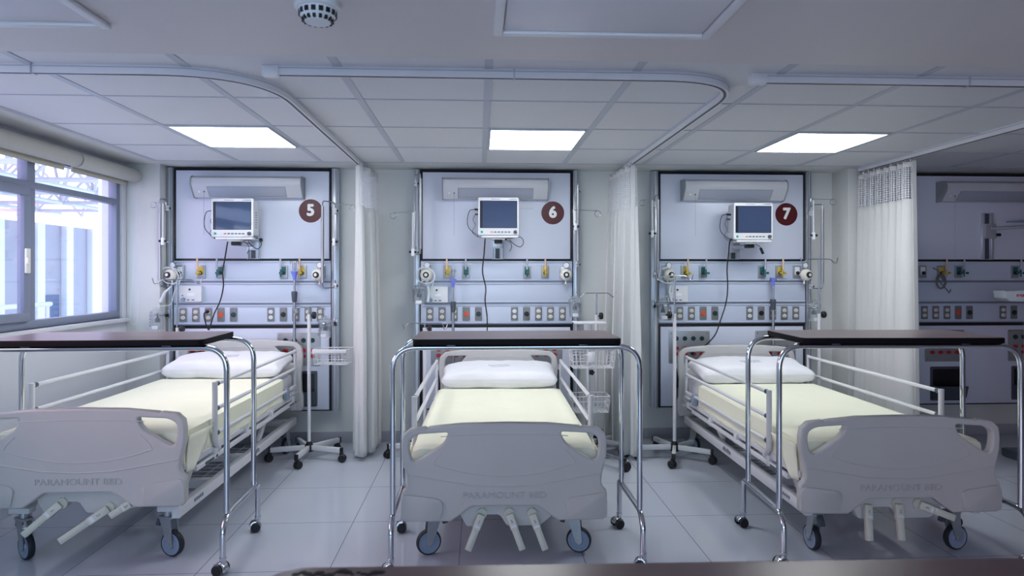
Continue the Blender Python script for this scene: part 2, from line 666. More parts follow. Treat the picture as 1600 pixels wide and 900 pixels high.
# ceiling hatches
for k, (x0, x1, lab) in enumerate(((0.045, 0.72, 'square white hatch panel in the plaster soffit above the middle bed aisle'),
                                   (-1.78, -1.10, 'square white hatch panel in the plaster soffit at the upper left corner'))):
    y1, y0 = 2.055, 1.40
    t = thing('ceiling_hatch', lab, 'hatch', ((x0 + x1) / 2, (y0 + y1) / 2, SOF), 0, 'ceiling hatches')
    hx, hy = (x1 - x0) / 2, (y1 - y0) / 2
    fr = MB()
    for a in (-1, 1):
        fr.box(a * hx - (0.028 if a > 0 else 0), a * hx + (0.028 if a < 0 else 0), -hy, hy, -0.014, 0.0, 0.003)
        fr.box(-hx + 0.028, hx - 0.028, a * hy - (0.028 if a > 0 else 0), a * hy + (0.028 if a < 0 else 0), -0.014, 0.0, 0.003)
    fr.build('frame', 'hatch_frame', t)
    MB().box(-hx + 0.032, hx - 0.032, -hy + 0.032, hy - 0.032, -0.006, 0.0, 0.002).build('panel', 'hatch_panel', t)

# lit ceiling panels
for cx, lab in ((-1.448, 'lit square ceiling light panel above the bed of bay 5'), (0.339, 'lit square ceiling light panel above the bed of bay 6'),
                (2.126, 'lit square ceiling light panel above the bed of bay 7')):
    t = thing('ceiling_light', lab, 'ceiling light', (cx, 4.075, CEIL), 0, 'lit ceiling panels')
    MB().box(-0.268, 0.268, -0.292, 0.292, -0.009, -0.001).build('diffuser', 'light_diffuser', t)
    f = MB()
    for a in (-1, 1):
        f.box(a * 0.274 - 0.006, a * 0.274 + 0.006, -0.298, 0.298, -0.012, 0, 0.001)
        f.box(-0.268, 0.268, a * 0.296 - 0.004, a * 0.296 + 0.004, -0.012, 0, 0.001)
    f.build('frame', 'ceiling_grid', t)

# smoke detector
p = at(500, 4, 1.9)
t = thing('smoke_detector', 'round white slotted smoke detector on the soffit', 'smoke detector', (at(500, -4, 1.885).x, 1.86, SOF))
MB().lathe([(0.062, 0), (0.062, -0.016), (0.056, -0.02)][::1], seg=32).build('base', 'white_plastic', t)
d = MB().lathe([(0.052, -0.018), (0.05, -0.034), (0.034, -0.054), (0.0, -0.056)], seg=32)
d.build('dome', 'white_plastic', t)
s = MB()
for k in range(16):
    a = 2 * PI * k / 16
    M = Matrix.Rotation(a, 4, 'Z')
    s.box(0.036, 0.0515, -0.006, 0.006, -0.037, -0.024, M=M)
    s.box(0.032, 0.043, -0.004, 0.004, -0.0525, -0.042, M=M)
s.build('slot', 'black_plastic', t)


# curtain tracks
def track(pts, lab, r, start_cap):
    """U channel hung under the ceiling, swept along a plan line"""
    P = fillet([(x, y, 0) for x, y in pts], r, 14)
    t = thing('curtain_track', lab, 'curtain track', (0, 0, CEIL), 0, 'curtain tracks')

    def sweep(w0, w1, z0, z1):
        m = MB()
        rings = []
        n = len(P)
        for i, p in enumerate(P):
            d = P[min(i + 1, n - 1)] - P[max(i - 1, 0)]
            d.normalize()
            s = Vector((d.y, -d.x, 0))
            rings.append([m.bm.verts.new(p + s * w + Vector((0, 0, z))) for w, z in ((w0, z0), (w1, z0), (w1, z1), (w0, z1))])
        for a, b in zip(rings, rings[1:]):
            for k in range(4):
                m.bm.faces.new((a[k], b[k], b[(k + 1) % 4], a[(k + 1) % 4]))
        m.bm.faces.new(rings[0]); m.bm.faces.new(rings[-1][::-1])
        return m
    sweep(-0.016, 0.016, -0.036, 0.0).build('channel', 'track_white', t)
    sweep(-0.019, 0.019, -0.012, -0.009).build('upper_lip', 'ceiling_grid', t)
    sweep(-0.006, 0.006, -0.0372, -0.036).build('slot', 'track_slot', t)
    if start_cap:
        x, y = pts[0]
        MB().box(x - 0.03, x + 0.035, y - 0.021, y + 0.021, -0.041, 0.0, 0.002).build('end_cap', 'track_white', t)
    m = MB()
    q = P[len(P) // 5] if False else Vector(((pts[0][0] + pts[1][0]) / 2, pts[0][1], 0))
    m.box(q.x - 0.0025, q.x + 0.0025, q.y - 0.0205, q.y + 0.0205, -0.0385, 0.0)
    m.build('joint', 'ceiling_grid', t)
    return t


track([(LX, 2.71), (-0.87, 2.71), (-0.87, 5.26)], 'white curtain track bending towards the wall between bays 5 and 6', 0.42, False)
track([(-0.825, 2.69), (1.11, 2.69), (1.11, 5.26)], 'white curtain track with capped end bending towards the wall between bays 6 and 7', 0.36, True)
track([(1.15, 2.70), (2.95, 2.70), (2.95, 5.02)], 'white curtain track with capped end leading to the netted curtain beside bay 8', 0.36, True)


# ------------------------------------------------------------------ window
def window():
    x = LX - 0.05
    d = 0.03
    f = MB()
    f.box(x - d, x + d, WY0, WY1, WZ0, WZ0 + 0.05, 0.003)
    f.box(x - d, x + d, WY0, WY1, WZ1 - 0.04, WZ1, 0.003)
    f.box(x - d, x + d, WY0, WY0 + 0.04, WZ0 + 0.05, WZ1 - 0.04, 0.003)
    f.box(x - d, x + d, WY1 - 0.045, WY1, WZ0 + 0.05, WZ1 - 0.04, 0.003)
    f.box(x - d, x + d, WY0 + 0.04, WY1 - 0.045, 1.835, 1.875, 0.003)
    f.box(x - d, x + d, 4.05, 4.12, WZ0 + 0.05, 1.835, 0.003)
    f.box(x - d, x + d, 4.05, 4.12, 1.875, WZ1 - 0.04, 0.003)
    f.box(x - d, x + d, 2.90, 2.95, WZ0 + 0.05, 1.835, 0.003)
    w = f.build('window_1', 'window_frame_paint')
    w['kind'] = 'structure'
    g = MB()
    g.box(x - 0.003, x + 0.003, 4.12, WY1 - 0.045, WZ0 + 0.05, 1.835)
    g.box(x - 0.003, x + 0.003, 4.12, WY1 - 0.045, 1.875, WZ1 - 0.04)
    g.box(x - 0.003, x + 0.003, WY0 + 0.04, 4.05, 1.875, WZ1 - 0.04)
    g.build('window_pane', 'window_glass', w)
    # sliding sash
    s = MB()
    a, b, z0, z1 = 2.95, 4.05, WZ0 + 0.05, 1.835
    xs = x + 0.034
    s.box(xs - 0.015, xs + 0.015, a, b, z0, z0 + 0.05, 0.003)
    s.box(xs - 0.015, xs + 0.015, a, b, z1 - 0.05, z1, 0.003)
    s.box(xs - 0.015, xs + 0.015, a, a + 0.05, z0 + 0.05, z1 - 0.05, 0.003)
    s.box(xs - 0.015, xs + 0.015, b - 0.055, b, z0 + 0.05, z1 - 0.05, 0.003)
    sash = s.build('window_sash', 'window_frame_paint', w)
    MB().box(xs - 0.003, xs + 0.003, a + 0.05, b - 0.055, z0 + 0.05, z1 - 0.05).build('window_pane', 'window_glass', sash)
    h = MB().box(xs + 0.015, xs + 0.03, 3.995, 4.03, 1.33, 1.475, 0.004).box(xs + 0.03, xs + 0.045, 3.985, 4.005, 1.385, 1.42, 0.003)
    tag(h.build('window_latch', 'socket_ivory', sash), 'pale latch of the sliding sash')
    st = MB().box(LX - 0.15, LX + 0.035, WY0 - 0.03, WY1 + 0.03, WZ0 - 0.028, WZ0, 0.004)
    st.build('window_sill', 'left_wall_paint', w)


window()

# roller blinds above the window
for k, (y0, y1, dz, lab) in enumerate(((4.37, 5.09, 0.0, 'rolled up beige roller blind above the window, the far one nearest the back wall'),
                                       (3.0, 4.35, 0.0, 'rolled up beige roller blind above the window, the near one cut by the picture edge'))):
    t = thing('roller_blind', lab, 'roller blind', (LX + 0.075, y0, 2.055), 0, 'roller blinds over the window')
    MB().lathe([(0.0, 0), (0.047, 0.0), (0.05, 0.004), (0.05, y1 - y0 - 0.004), (0.047, y1 - y0), (0, y1 - y0)], axis='y', seg=28).build('fabric_roll', 'blind_fabric', t)
    MB().box(-0.058, -0.045, 0.03, y1 - y0 - 0.03, -0.075, -0.02, 0.003).build('bottom_rail', 'blind_rail', t)
    for yy in (0.12, y1 - y0 - 0.12):
        MB().box(-0.0745, -0.03, yy - 0.012, yy + 0.012, 0.02, 0.06, 0.002).build('bracket', 'dark_grey_plastic', t)
    if k == 0:
        L_ = y1 - y0
        c = MB()
        c.tube(smooth_path([(0.03, L_ - 0.02, -0.04), (0.02, L_ - 0.03, -0.4), (0.005, L_ - 0.05, -0.8), (-0.005, L_ - 0.06, -1.05), (0.01, L_ - 0.045, -1.1), (0.03, L_ - 0.03, -1.05), (0.035, L_ - 0.015, -0.6), (0.045, L_ - 0.01, -0.04)]), 0.0016, 6)
        c.build('pull_cord', 'cord_white', t)

# ------------------------------------------------------------------ what the window shows: a covered court
EXG = 'court outside the window'
struct('ground_outside', MB().box(-14, LX - 0.2, -6, 16, -0.2, -0.1), 'exterior_white')
t = thing('court_building', 'grey building across the court seen through the window', 'building', (-8.5, 6, 0))
MB().box(-0.3, 0, -8, 11.5, -0.1, 2.3).build('wall', 'exterior_wall', t)
m = MB()
for yy in (-1.9, 0.6, 2.6, 4.6, 6.0, 7.1, 8.0, 8.9, 9.8):
    MB().box(0.0, 0.12, yy, yy + 0.22, -0.1, 2.3, 0.004).build('pilaster', 'exterior_white', t)
for yy in (-1.2, 1.3, 3.4, 7.4):
    MB().box(0.0, 0.03, yy, yy + 0.5, 0.0, 0.9, 0.004).build('window_panel', 'exterior_dark', t)
t = thing('white_column', 'bright white square column just outside the window', 'column', (-3.90, 7.45, 0))
MB().box(-0.15, 0.15, -0.15, 0.15, -0.1, 4.2, 0.01).build('shaft', 'exterior_white', t)
MB().box(-0.18, 0.18, -0.18, 0.18, -0.1, 0.1, 0.01).build('plinth', 'exterior_white', t)
# space frame roof of the court
t = thing('roof_truss', 'white tubular space frame roof over the court outside', 'roof truss', (0, 0, 0))
lo, hi = MB(), MB()
dg = MB()
Z0, Z1 = 2.5, 3.7
xs_ = [-9.5 + 1.3 * i for i in range(5)]
ys_ = [3.0 + 1.4 * j for j in range(8)]
for x in xs_:
    lo.tube([(x, 2.4, Z0), (x, 13.5, Z0)], 0.035, 6)
for y in ys_:
    lo.tube([(-10, y, Z0), (-3.9, y, Z0)], 0.035, 6)
for x in xs_[:-1]:
    hi.tube([(x + 0.65, 2.4, Z1), (x + 0.65, 13.5, Z1)], 0.035, 6)
for y in ys_:
    hi.tube([(-10, y + 0.7, Z1), (-3.9, y + 0.7, Z1)], 0.03, 6)
for x in xs_[:-1]:
    for y in ys_:
        a = Vector((x + 0.65, y + 0.7, Z1))
        for b in ((x, y), (x + 1.3, y), (x, y + 1.4), (x + 1.3, y + 1.4)):
            dg.tube([a, Vector((b[0], b[1], Z0))], 0.024, 5)
lo.build('lower_chord', 'truss_paint', t); hi.build('upper_chord', 'truss_paint', t); dg.build('diagonal_brace', 'truss_paint', t)
m = MB()
for k in range(16):
    m.box(-10.2, -3.6, 6.0 + 0.6 * k, 6.5 + 0.6 * k, 3.95 + 0.05 * (k % 2), 4.0 + 0.05 * (k % 2))
m.box(-10.2, -3.6, 6.0, 15.6, 4.06, 4.08)
m.build('roof_sheet', 'exterior_roof', t)
t = thing('court_handrail', 'white stair handrail outside seen through the lower window pane', 'handrail', (-4.6, 6.3, 0))
m = MB()
m.tube(fillet([(0, -0.9, 0.1), (0, 0.35, 1.0), (0, 1.1, 1.0)], 0.06), 0.025, 8)
for yy, zz in ((0.35, 1.0), (0.7, 1.0), (1.05, 1.0), (-0.3, 0.53)):
    m.tube([(0, yy, -0.1), (0, yy, zz)], 0.018, 8)
m.build('rail', 'truss_paint', t)
t = thing('court_bollard', 'dark blue post unit standing outside behind the window', 'post', (-5.6, 7.0, 0))
MB().box(-0.12, 0.12, -0.1, 0.1, -0.1, 1.0, 0.02).build('body', 'exterior_dark', t)
MB().tube([(0, 0, 1.0), (0, 0, 2.5)], 0.03, 8).build('pole', 'exterior_roof', t)


# ------------------------------------------------------------------ soft things
def soft_box(hx, hy, hz, r, nx, ny, nz, amp=0.0, freq=6.0, fn=None):
    """closed rounded box grid centred on the origin"""
    bm = bmesh.new()
    half = Vector((hx, hy, hz))
    cache = {}

    def vert(p):
        k = (round(p[0], 5), round(p[1], 5), round(p[2], 5))
        if k in cache: return cache[k]
        q = Vector(p)
        inner = half - Vector((r, r, r))
        c = Vector((max(-inner.x, min(inner.x, q.x)), max(-inner.y, min(inner.y, q.y)), max(-inner.z, min(inner.z, q.z))))
        d = q - c
        if d.length > 1e-7:
            q = c + d.normalized() * r
        if fn: q = fn(q)
        if amp:
            nv = noise.noise(q * freq) + 0.5 * noise.noise(q * freq * 2.3 + Vector((5, 3, 1)))
            dirn = (q - c).normalized() if (q - c).length > 1e-6 else Vector((0, 0, 1))
            q = q + dirn * nv * amp
        v = bm.verts.new(q)
        cache[k] = v
        return v

    def grid(o, a, b, na, nb):
        for i in range(na):
            for j in range(nb):
                ps = [o + a * (i + s) / na + b * (j + t) / nb for s, t in ((0, 0), (1, 0), (1, 1), (0, 1))]
                try: bm.faces.new([vert(p) for p in ps])
                except ValueError: pass
    X, Y, Z = Vector((2 * hx, 0, 0)), Vector((0, 2 * hy, 0)), Vector((0, 0, 2 * hz))
    o = -half
    grid(o, X, Y, nx, ny); grid(o + Z, X, Y, nx, ny)
    grid(o, X, Z, nx, nz); grid(o + Y, X, Z, nx, nz)
    grid(o, Y, Z, ny, nz); grid(o + X, Y, Z, ny, nz)
    m = MB(); m.bm.free(); m.bm = bm
    return m


def caster(parent, x, y, ang, r=0.060, top=0.20, pedal=True):
    """big swivel castor: fork mesh with wheel and tyre below it"""
    M = Matrix.Translation((x, y, 0)) @ Matrix.Rotation(ang, 4, 'Z')
    f = MB()
    off = 0.028
    for s in (-1, 1):
        f.prism([(-0.030, top - 0.02), (0.034, top - 0.02), (off + 0.018, r - 0.004), (off + 0.004, r - 0.018), (off - 0.014, r - 0.004)], s * 0.021 - 0.002, s * 0.021 + 0.002, 'xz', M=M)
    f.box(-0.036, 0.038, -0.026, 0.026, top - 0.022, top - 0.010, 0.003, M=M)
    f.lathe([(0.0, top - 0.01), (0.02, top - 0.01), (0.02, top + 0.03), (0.0, top + 0.03)], seg=16, M=M)
    f.lathe([(0.0, -0.026), (0.008, -0.026), (0.008, 0.026), (0, 0.026)], origin=(off, 0, r), axis='y', seg=12, M=M)
    fo = f.build('caster_fork', 'galvanised', parent)
    w = MB().lathe([(0.0, -0.013), (0.018, -0.016), (0.022, -0.011), (r * 0.66, -0.010), (r * 0.70, -0.0140), (r * 0.84, -0.0145), (r * 0.84, 0.0145), (r * 0.70, 0.0140), (r * 0.66, 0.010), (0.022, 0.011), (0.018, 0.015), (0, 0.013)], origin=(off, 0, r), axis='y', seg=32, M=M)
    w.build('wheel_hub', 'wheel_blue_grey', fo)
    t = MB().lathe([(r * 0.82, -0.0135), (r * 0.93, -0.0145), (r * 0.985, -0.009), (r, 0.0), (r * 0.985, 0.009), (r * 0.93, 0.0145), (r * 0.82, 0.0135), (r * 0.82, -0.0135)], origin=(off, 0, r), axis='y', seg=36, M=M, ring=True)
    t.build('tyre', 'tyre', fo)
    if pedal:
        p = MB().prism([(-0.062, top - 0.058), (-0.040, top - 0.062), (-0.028, top - 0.018), (-0.036, top - 0.012), (-0.052, top - 0.03)], -0.014, 0.014, 'xz', 0.002, M=M)
        p.build('brake_pedal', 'dark_grey_plastic', fo)


PX = 0.002913      # metres per photo pixel at the foot board


def board_outline(foot=True):
    """right half outline measured from the centre (x out, z up from the board's bottom edge at 0)"""
    H = 0.448 if foot else 0.53
    r = [(0, H), (0.20, H - 0.004), (0.345, H - 0.018), (0.352, H - 0.024), (0.362, H - 0.018), (0.43, H - 0.026), (0.462, H - 0.055), (0.469, H - 0.10), (0.466, H - 0.16),
         (0.447, H - 0.235), (0.444, 0.172), (0.452, 0.150), (0.466, 0.138), (0.471, 0.115), (0.470, 0.02), (0.455, 0.002)]
    if foot:
        r += [(0.245, 0.0), (0.205, 0.028), (0.160, 0.062), (0.145, 0.068)]
    else:
        r += [(0.2, 0.0)]
    full = r[1:] + [(-x, z) for x, z in reversed(r[1:])]
    # r runs clockwise on the right side; close via the left
    return [(0, H)] + full


def make_bed(bay, cx, cy, rz, lift, casters, cranks, post_flags=None, grp='hospital beds'):
    labels = {5: 'raised pale hospital bed of bay 5 beside the window, cut by the picture edge',
              6: 'grey and white hospital bed of bay 6 in the middle, seen straight on',
              7: 'grey and white hospital bed of bay 7 on the right, next to the netted curtain'}
    t = thing('hospital_bed', labels[bay], 'hospital bed', (cx, cy, 0), rz, grp)
    zb = 0.200 + lift
    # --- foot board
    H = 0.448
    hole_r = round_poly([(0.256, H - 0.042), (0.395, H - 0.050), (0.432, H - 0.072), (0.434, H - 0.125), (0.418, H - 0.178), (0.375, H - 0.158), (0.275, H - 0.092)],
                        [0.014, 0.02, 0.02, 0.03, 0.022, 0.06, 0.03], 5)
    hole_l = [(-x, z) for x, z in hole_r]
    fb = curve_plate('foot_board', board_outline(True), [hole_r, hole_l], 0.042, 0.009, 'bed_plastic', t, (0, 0.021, zb))
    for s in (-1, 1):
        pts = [(s * 0.468, 0.012), (s * 0.468, 0.110), (s * 0.452, 0.128), (s * 0.30, 0.106), (s * 0.278, 0.088), (s * 0.290, 0.012)]
        MB().prism(round_poly(pts, 0.014, 4), -0.011, 0.008, 'xz', 0.004).build('corner_bumper', 'bed_plastic', fb, loc=(0, -0.021 + 0.002, 0))
    # shallow moulded ridge lines
    rg = MB()
    arc = [(-0.325 + 0.65 * k / 30, 0.262 - 0.058 * (1 - ((k - 15) / 15) ** 2)) for k in range(31)]
    rg.tube([(a, -0.0212, b) for a, b in arc] + [(0.315, -0.0212, 0.285), (0.275, -0.0212, 0.325)], 0.0022, 6)
    rg.tube([(-0.325, -0.0212, 0.262), (-0.315, -0.0212, 0.285), (-0.275, -0.0212, 0.325)], 0.0022, 6)
    rg.tube([(-0.29 + 0.58 * k / 16, -0.0212, 0.388 + 0.008 * (1 - ((k - 8) / 8) ** 2)) for k in range(17)], 0.0018, 6)
    rg.tube([(-0.44, -0.0212, 0.215), (-0.30, -0.0212, 0.190), (-0.15, -0.0212, 0.165), (0, -0.0212, 0.158), (0.15, -0.0212, 0.165), (0.30, -0.0212, 0.190), (0.44, -0.0212, 0.215)], 0.003, 6)
    rg.build('moulded_ridge', 'bed_plastic', fb)
    lettering('embossed_lettering', 'PARAMOUNT BED', 0.040, 0.0022, 'letter_shade', fb, (0.0, -0.0214, 0.118), sx=1.17)
    # --- crank cover behind the notch
    cc = MB()
    cc.prism(round_poly([(-0.215, 0.075), (-0.205, 0.02), (-0.175, -0.036), (-0.135, -0.036), (-0.110, 0.016), (-0.022, 0.016), (0.012, -0.036), (0.165, -0.036), (0.215, 0.004), (0.22, 0.075)], 0.006, 3), 0.045, 0.085, 'xz', 0.003)
    cc.build('crank_cover', 'bed_plastic_light', t, loc=(0, 0, zb))
    MB().box(0.0, 0.095, 0.041, 0.0455, 0.058, 0.067, 0.001).build('maker_plate', 'white_plastic', t, loc=(0, 0, zb))
    # --- cranks
    for i, (x0, z0, x1, z1, fwd) in enumerate(cranks):
        a = Vector((x0, 0.03, z0)); b = Vector((x1, 0.03 - fwd, z1))
        d = (b - a); L_ = d.length
        rot = d.to_track_quat('X', 'Y').to_matrix().to_4x4()
        # keep the flat side facing the foot end
        xax = d.normalized(); yax = Vector((0, 1, 0)); yax = (yax - xax * yax.dot(xax)).normalized(); zax = xax.cross(yax)
        M = Matrix.Translation(a) @ Matrix((xax, yax, zax)).transposed().to_4x4()
        k = MB()
        k.box(0.0, L_ * 0.42, -0.014, 0.014, -0.018, 0.018, 0.004, M=M)
        k.box(L_ * 0.40, L_, -0.013, 0.010, -0.0155, 0.0155, 0.004, M=M)
        k.box(L_ * 0.45, L_ * 0.97, -0.016, -0.012, -0.008, 0.008, 0.002, M=M)
        c = k.build('crank_handle', 'cream_plastic', t)
        h = MB().lathe([(0, 0.0), (0.024, 0.0), (0.026, 0.01), (0.022, 0.04), (0, 0.04)], origin=(x0, 0.036, z0), axis='y', seg=20)
        h.box(-0.022, 0.022, 0.0, 0.02, -0.008, 0.024, 0.003, M=Matrix.Translation((x0, 0.04, z0)) @ Matrix.Rotation(0.6 * (1 if i else -1), 4, 'Y'))
        h.build('crank_hub', 'cream_plastic', c)
        lt = lettering('crank_number', str(i + 1), 0.02, 0.0005, 'ink', c, (0, 0, 0))
        R = Matrix((-zax if zax.x < 0 else zax, -yax, Vector((0, 0, 0))))
        pos = a + xax * (L_ * 0.2) - yax * 0.0147
        ex = zax if zax.x > 0 else -zax
        ey = -xax if xax.z < 0 else xax
        ez = ex.cross(ey)
        lt.matrix_local = Matrix.Translation(pos) @ Matrix((ex, ey, ez)).transposed().to_4x4()
        dl = MB().box(L_ * 0.30, L_ * 0.37, -0.0152, -0.0138, -0.012, 0.012, 0.0, M=M)
        dl.build('crank_label', 'white_plastic', c)
    # --- base frame
    bf = MB()
    for s in (-1, 1):
        bf.box(s * 0.40 - 0.018, s * 0.40 + 0.018, 0.06, 1.99, 0.200, 0.255, 0.004)
    for y in (0.52, 1.0, 1.93):
        bf.box(-0.382, 0.382, y - 0.025, y + 0.025, 0.205, 0.245, 0.004)
    for s in (-1, 1):
        bf.box(min(s * 0.29, s * 0.395), max(s * 0.29, s * 0.395), 0.115, 0.165, 0.212, 0.238, 0.004)
    bf.build('base_frame', 'white_enamel', t)
    ms = MB()
    for s in (-1, 1):
        for i in range(5):
            ms.box(s * 0.4185 - 0.0007, s * 0.4185 + 0.0007, 0.22 + i * 0.022, 0.232 + i * 0.022, 0.222, 0.238)
        for i in range(7):
            ms.box(s * 0.4185 - 0.0007, s * 0.4185 + 0.0007, 1.02 + i * 0.02, 1.032 + i * 0.02, 0.22, 0.24 + (i % 3) * 0.004)
    ms.build('frame_marking', 'ink', t)
    for (x, y), ang in zip(((-0.33, 0.14), (0.33, 0.14), (-0.36, 1.88), (0.36, 1.88)), casters):
        caster(t, x, y, ang)
    # --- lifting arms
    dz = 0.365 + lift
    for s in (-1, 1):
        for y0, y1 in ((0.22, 0.42), (1.35, 1.58)):
            a = MB()
            x = s * 0.345
            d = Vector((0, y1 - y0, dz - 0.23)); L_ = d.length
            ang = math.atan2(dz - 0.23, y1 - y0)
            M = Matrix.Translation((x, y0, 0.23)) @ Matrix.Rotation(ang, 4, 'X')
            a.box(-0.012, 0.012, -0.01, L_, -0.022, 0.022, 0.004, M=M)
            a.build('lift_arm', 'white_enamel', t)
    # --- deck
    df = MB()
    for s in (-1, 1):
        df.box(s * 0.425 - 0.014, s * 0.425 + 0.014, 0.07, 1.98, dz - 0.02, dz + 0.012, 0.004)
        df.box(s * 0.448 - 0.010, s * 0.448 + 0.010, 0.16, 1.90, dz - 0.052, dz - 0.030, 0.004)
        for y in (0.40, 0.85, 1.30, 1.80):
            df.box(s * 0.436 - 0.02, s * 0.436 + 0.02, y - 0.02, y + 0.02, dz - 0.055, dz + 0.0, 0.003)
        df.box(s * 0.40 - 0.012, s * 0.40 + 0.012, 0.03, 0.09, 0.215 + lift, dz + 0.0, 0.003)
        df.box(s * 0.36 - 0.012, s * 0.36 + 0.012, 1.975, 2.03, 0.25 + lift, dz + 0.0, 0.003)
    df.box(-0.41, 0.41, 0.075, 0.105, dz - 0.02, dz + 0.01, 0.004)
    df.box(-0.41, 0.41, 1.945, 1.975, dz - 0.02, dz + 0.01, 0.004)
    df.build('deck_frame', 'white_enamel', t)
    for y0, y1 in ((0.09, 0.62), (0.64, 1.0), (1.02, 1.26), (1.28, 1.96)):
        MB().box(-0.408, 0.408, y0, y1, dz + 0.006, dz + 0.020, 0.004).build('deck_panel', 'bed_plastic_light', t)
    for s in (-1, 1):
        for y in (0.30, 1.72):
            sp = MB()
            sp.box(s * 0.458, s * 0.461, y - 0.05, y + 0.05, dz - 0.047, dz - 0.035)
            sp.lathe([(0, 0), (0.008, 0), (0.008, 0.004), (0, 0.004)], origin=(s * 0.458, y + 0.09, dz - 0.04), axis='x', seg=10)
            sp.build('frame_stud', 'dark_grey_plastic', t)
    # --- under tray of wire
    wt = MB()
    for k in range(14):
        y = 0.5 + k * 0.075
        wt.tube([(-0.382, y, 0.232), (-0.30, y, 0.155), (0.30, y, 0.155), (0.382, y, 0.232)], 0.0022, 5)
    for k in range(7):
        x = -0.30 + k * 0.10
        wt.tube([(x, 0.46, 0.155), (x, 1.52, 0.155)], 0.0022, 5)
    wt.build('wire_tray', 'white_enamel', t)
    # --- head board
    H = 0.545
    top = [(0, H), (0.20, H - 0.003), (0.34, H - 0.014), (0.40, H - 0.022), (0.440, H - 0.055), (0.452, H - 0.11), (0.452, H - 0.18), (0.440, H - 0.26), (0.443, 0.15), (0.455, 0.12), (0.456, 0.03), (0.44, 0.005), (0.2, 0.0)]
    outl = [(0, H)] + top[1:] + [(-x, z) for x, z in reversed(top[1:])]
    hr = round_poly([(0.245, H - 0.052), (0.385, H - 0.055), (0.405, H - 0.085), (0.405, H - 0.150), (0.380, H - 0.185), (0.34, H - 0.17), (0.275, H - 0.09)], [0.012, 0.02, 0.02, 0.02, 0.015, 0.03, 0.02], 5)
    hb = curve_plate('head_board', outl, [hr, [(-x, z) for x, z in hr]], 0.040, 0.009, 'bed_plastic_light', t, (0, 2.045, 0.210 + lift))
    MB().tube([(-0.22 + 0.44 * k / 12, -0.0202, H - 0.065 + 0.006 * (1 - ((k - 6) / 6) ** 2)) for k in range(13)], 0.002, 6).build('moulded_ridge', 'bed_plastic_light', hb)
    # --- side rails
    rt = 0.690 + lift
    for s in (-1, 1):
        x = s * 0.452
        p = MB()
        y0, y1 = 0.38, 1.82
        p.tube(fillet([(x, y0, rt + 0.012), (x, y0, 0.47 + lift), (x - s * 0.0, y0, 0.40 + lift), (x - s * 0.0, y0 + 0.05, 0.355 + lift)], 0.05, 6), 0.0135, 12)
        r_ = p.build('side_rail', 'white_enamel', t)
        p = MB()
        p.tube([(x, y1, rt + 0.012), (x, y1, 0.40 + lift)], 0.0105, 12)
        p.tube([(x, y1 - 0.0, 0.415 + lift), (x - s * 0.0, y1 - 0.16, 0.44 + lift)], 0.010, 10)
        p.box(x - 0.012, x + 0.012, y1 - 0.10, y1 + 0.02, 0.395 + lift, 0.412 + lift, 0.003)
        p.build('rail_post', 'white_enamel', r_)
        for k in range(3):
            z = rt - 0.126 * k
            MB().tube([(x, y0 + 0.012, z), (x, y1 - 0.004, z)], 0.0105, 12).build('rail_bar', 'white_enamel', r_)
            MB().lathe([(0.0, 0), (0.0128, 0), (0.0128, 0.022), (0.0, 0.022)], origin=(x, y0 + 0.013, z), axis='y', seg=14).build('rail_joint', 'dark_grey_plastic', r_)
        MB().box(x - 0.016, x + 0.016, 1.60, 1.64, 0.375 + lift, 0.455 + lift, 0.004).build('rail_latch', 'key_grey' if False else 'wheel_blue_grey', r_)
    # --- mattress, sheet, pillow: loose on the bed
    names = {5: 'bay 5 beside the window', 6: 'the middle bay 6', 7: 'bay 7 on the right'}
    T = Matrix.Translation((cx, cy, 0)) @ Matrix.Rotation(rz, 4, 'Z')
    mt = soft_box(0.405, 0.925, 0.063, 0.03, 16, 36, 4, 0.002, 5)
    o = mt.build('mattress', 'mattress_white')
    o.matrix_world = T @ Matrix.Translation((0, 1.02, dz + 0.085))
    tag(o, 'white mattress under the cream sheet on the bed of ' + names[bay], 'mattress', 'mattresses')

    rng = random.Random(bay)
    lo = 0.335 + lift - 0.0
    zt = dz + 0.158
    # sheet: cross-sections along y, draped over both sides and the foot end
    bm = bmesh.new()
    W = 0.424
    prof = []
    nS = 12
    hang = zt - (dz + 0.005)
    for k in range(nS + 1): prof.append(('L', k / nS))
    nT = 26
    ny = 60
    y0, y1 = 0.075, 1.62
    rows = []
    ph = rng.random() * 10
    for j in range(-7, ny + 1):
        row = []
        if j < 0:
            yy = y0 - 0.0; drop = (-j) / 7.0
        else:
            yy = y0 + (y1 - y0) * j / ny; drop = 0
        for i in range(-nS, nT + nS + 1):
            if i < 0: x = -W; side = -i / nS
            elif i > nT: x = W; side = (i - nT) / nS
            else: x = -W + 2 * W * i / nT; side = 0
            z = zt
            # round the long edges
            sgn = -1 if x < 0 else 1
            r = 0.028
            if side > 0:
                flare = 0.006 + 0.010 * noise.noise(Vector((yy * 7 + ph, sgn * 3, side * 1.5))) * side
                x = sgn * (W + flare * side * 1.5)
                z = zt - r * 0.4 - (hang - r * 0.4) * side * (1 + 0.10 * noise.noise(Vector((yy * 2.5 + ph, sgn, 0))))
            else:
                e = W - abs(x)
                if e < r:
                    z -= 0.4 * r * (1 - e / r) ** 2
            z += 0.0035 * noise.noise(Vector((x * 3.1, yy * 2.2 + ph, 1))) * (1 - side)
            z += 0.002 * noise.noise(Vector((x * 14 + 2 * noise.noise(Vector((x * 3, yy * 3, ph))), yy * 3, 4)))
            y = yy
            if j >= 0 and yy - y0 < r:
                z -= 0.4 * r * (1 - (yy - y0) / r) ** 2 * (1 if side == 0 else 0)
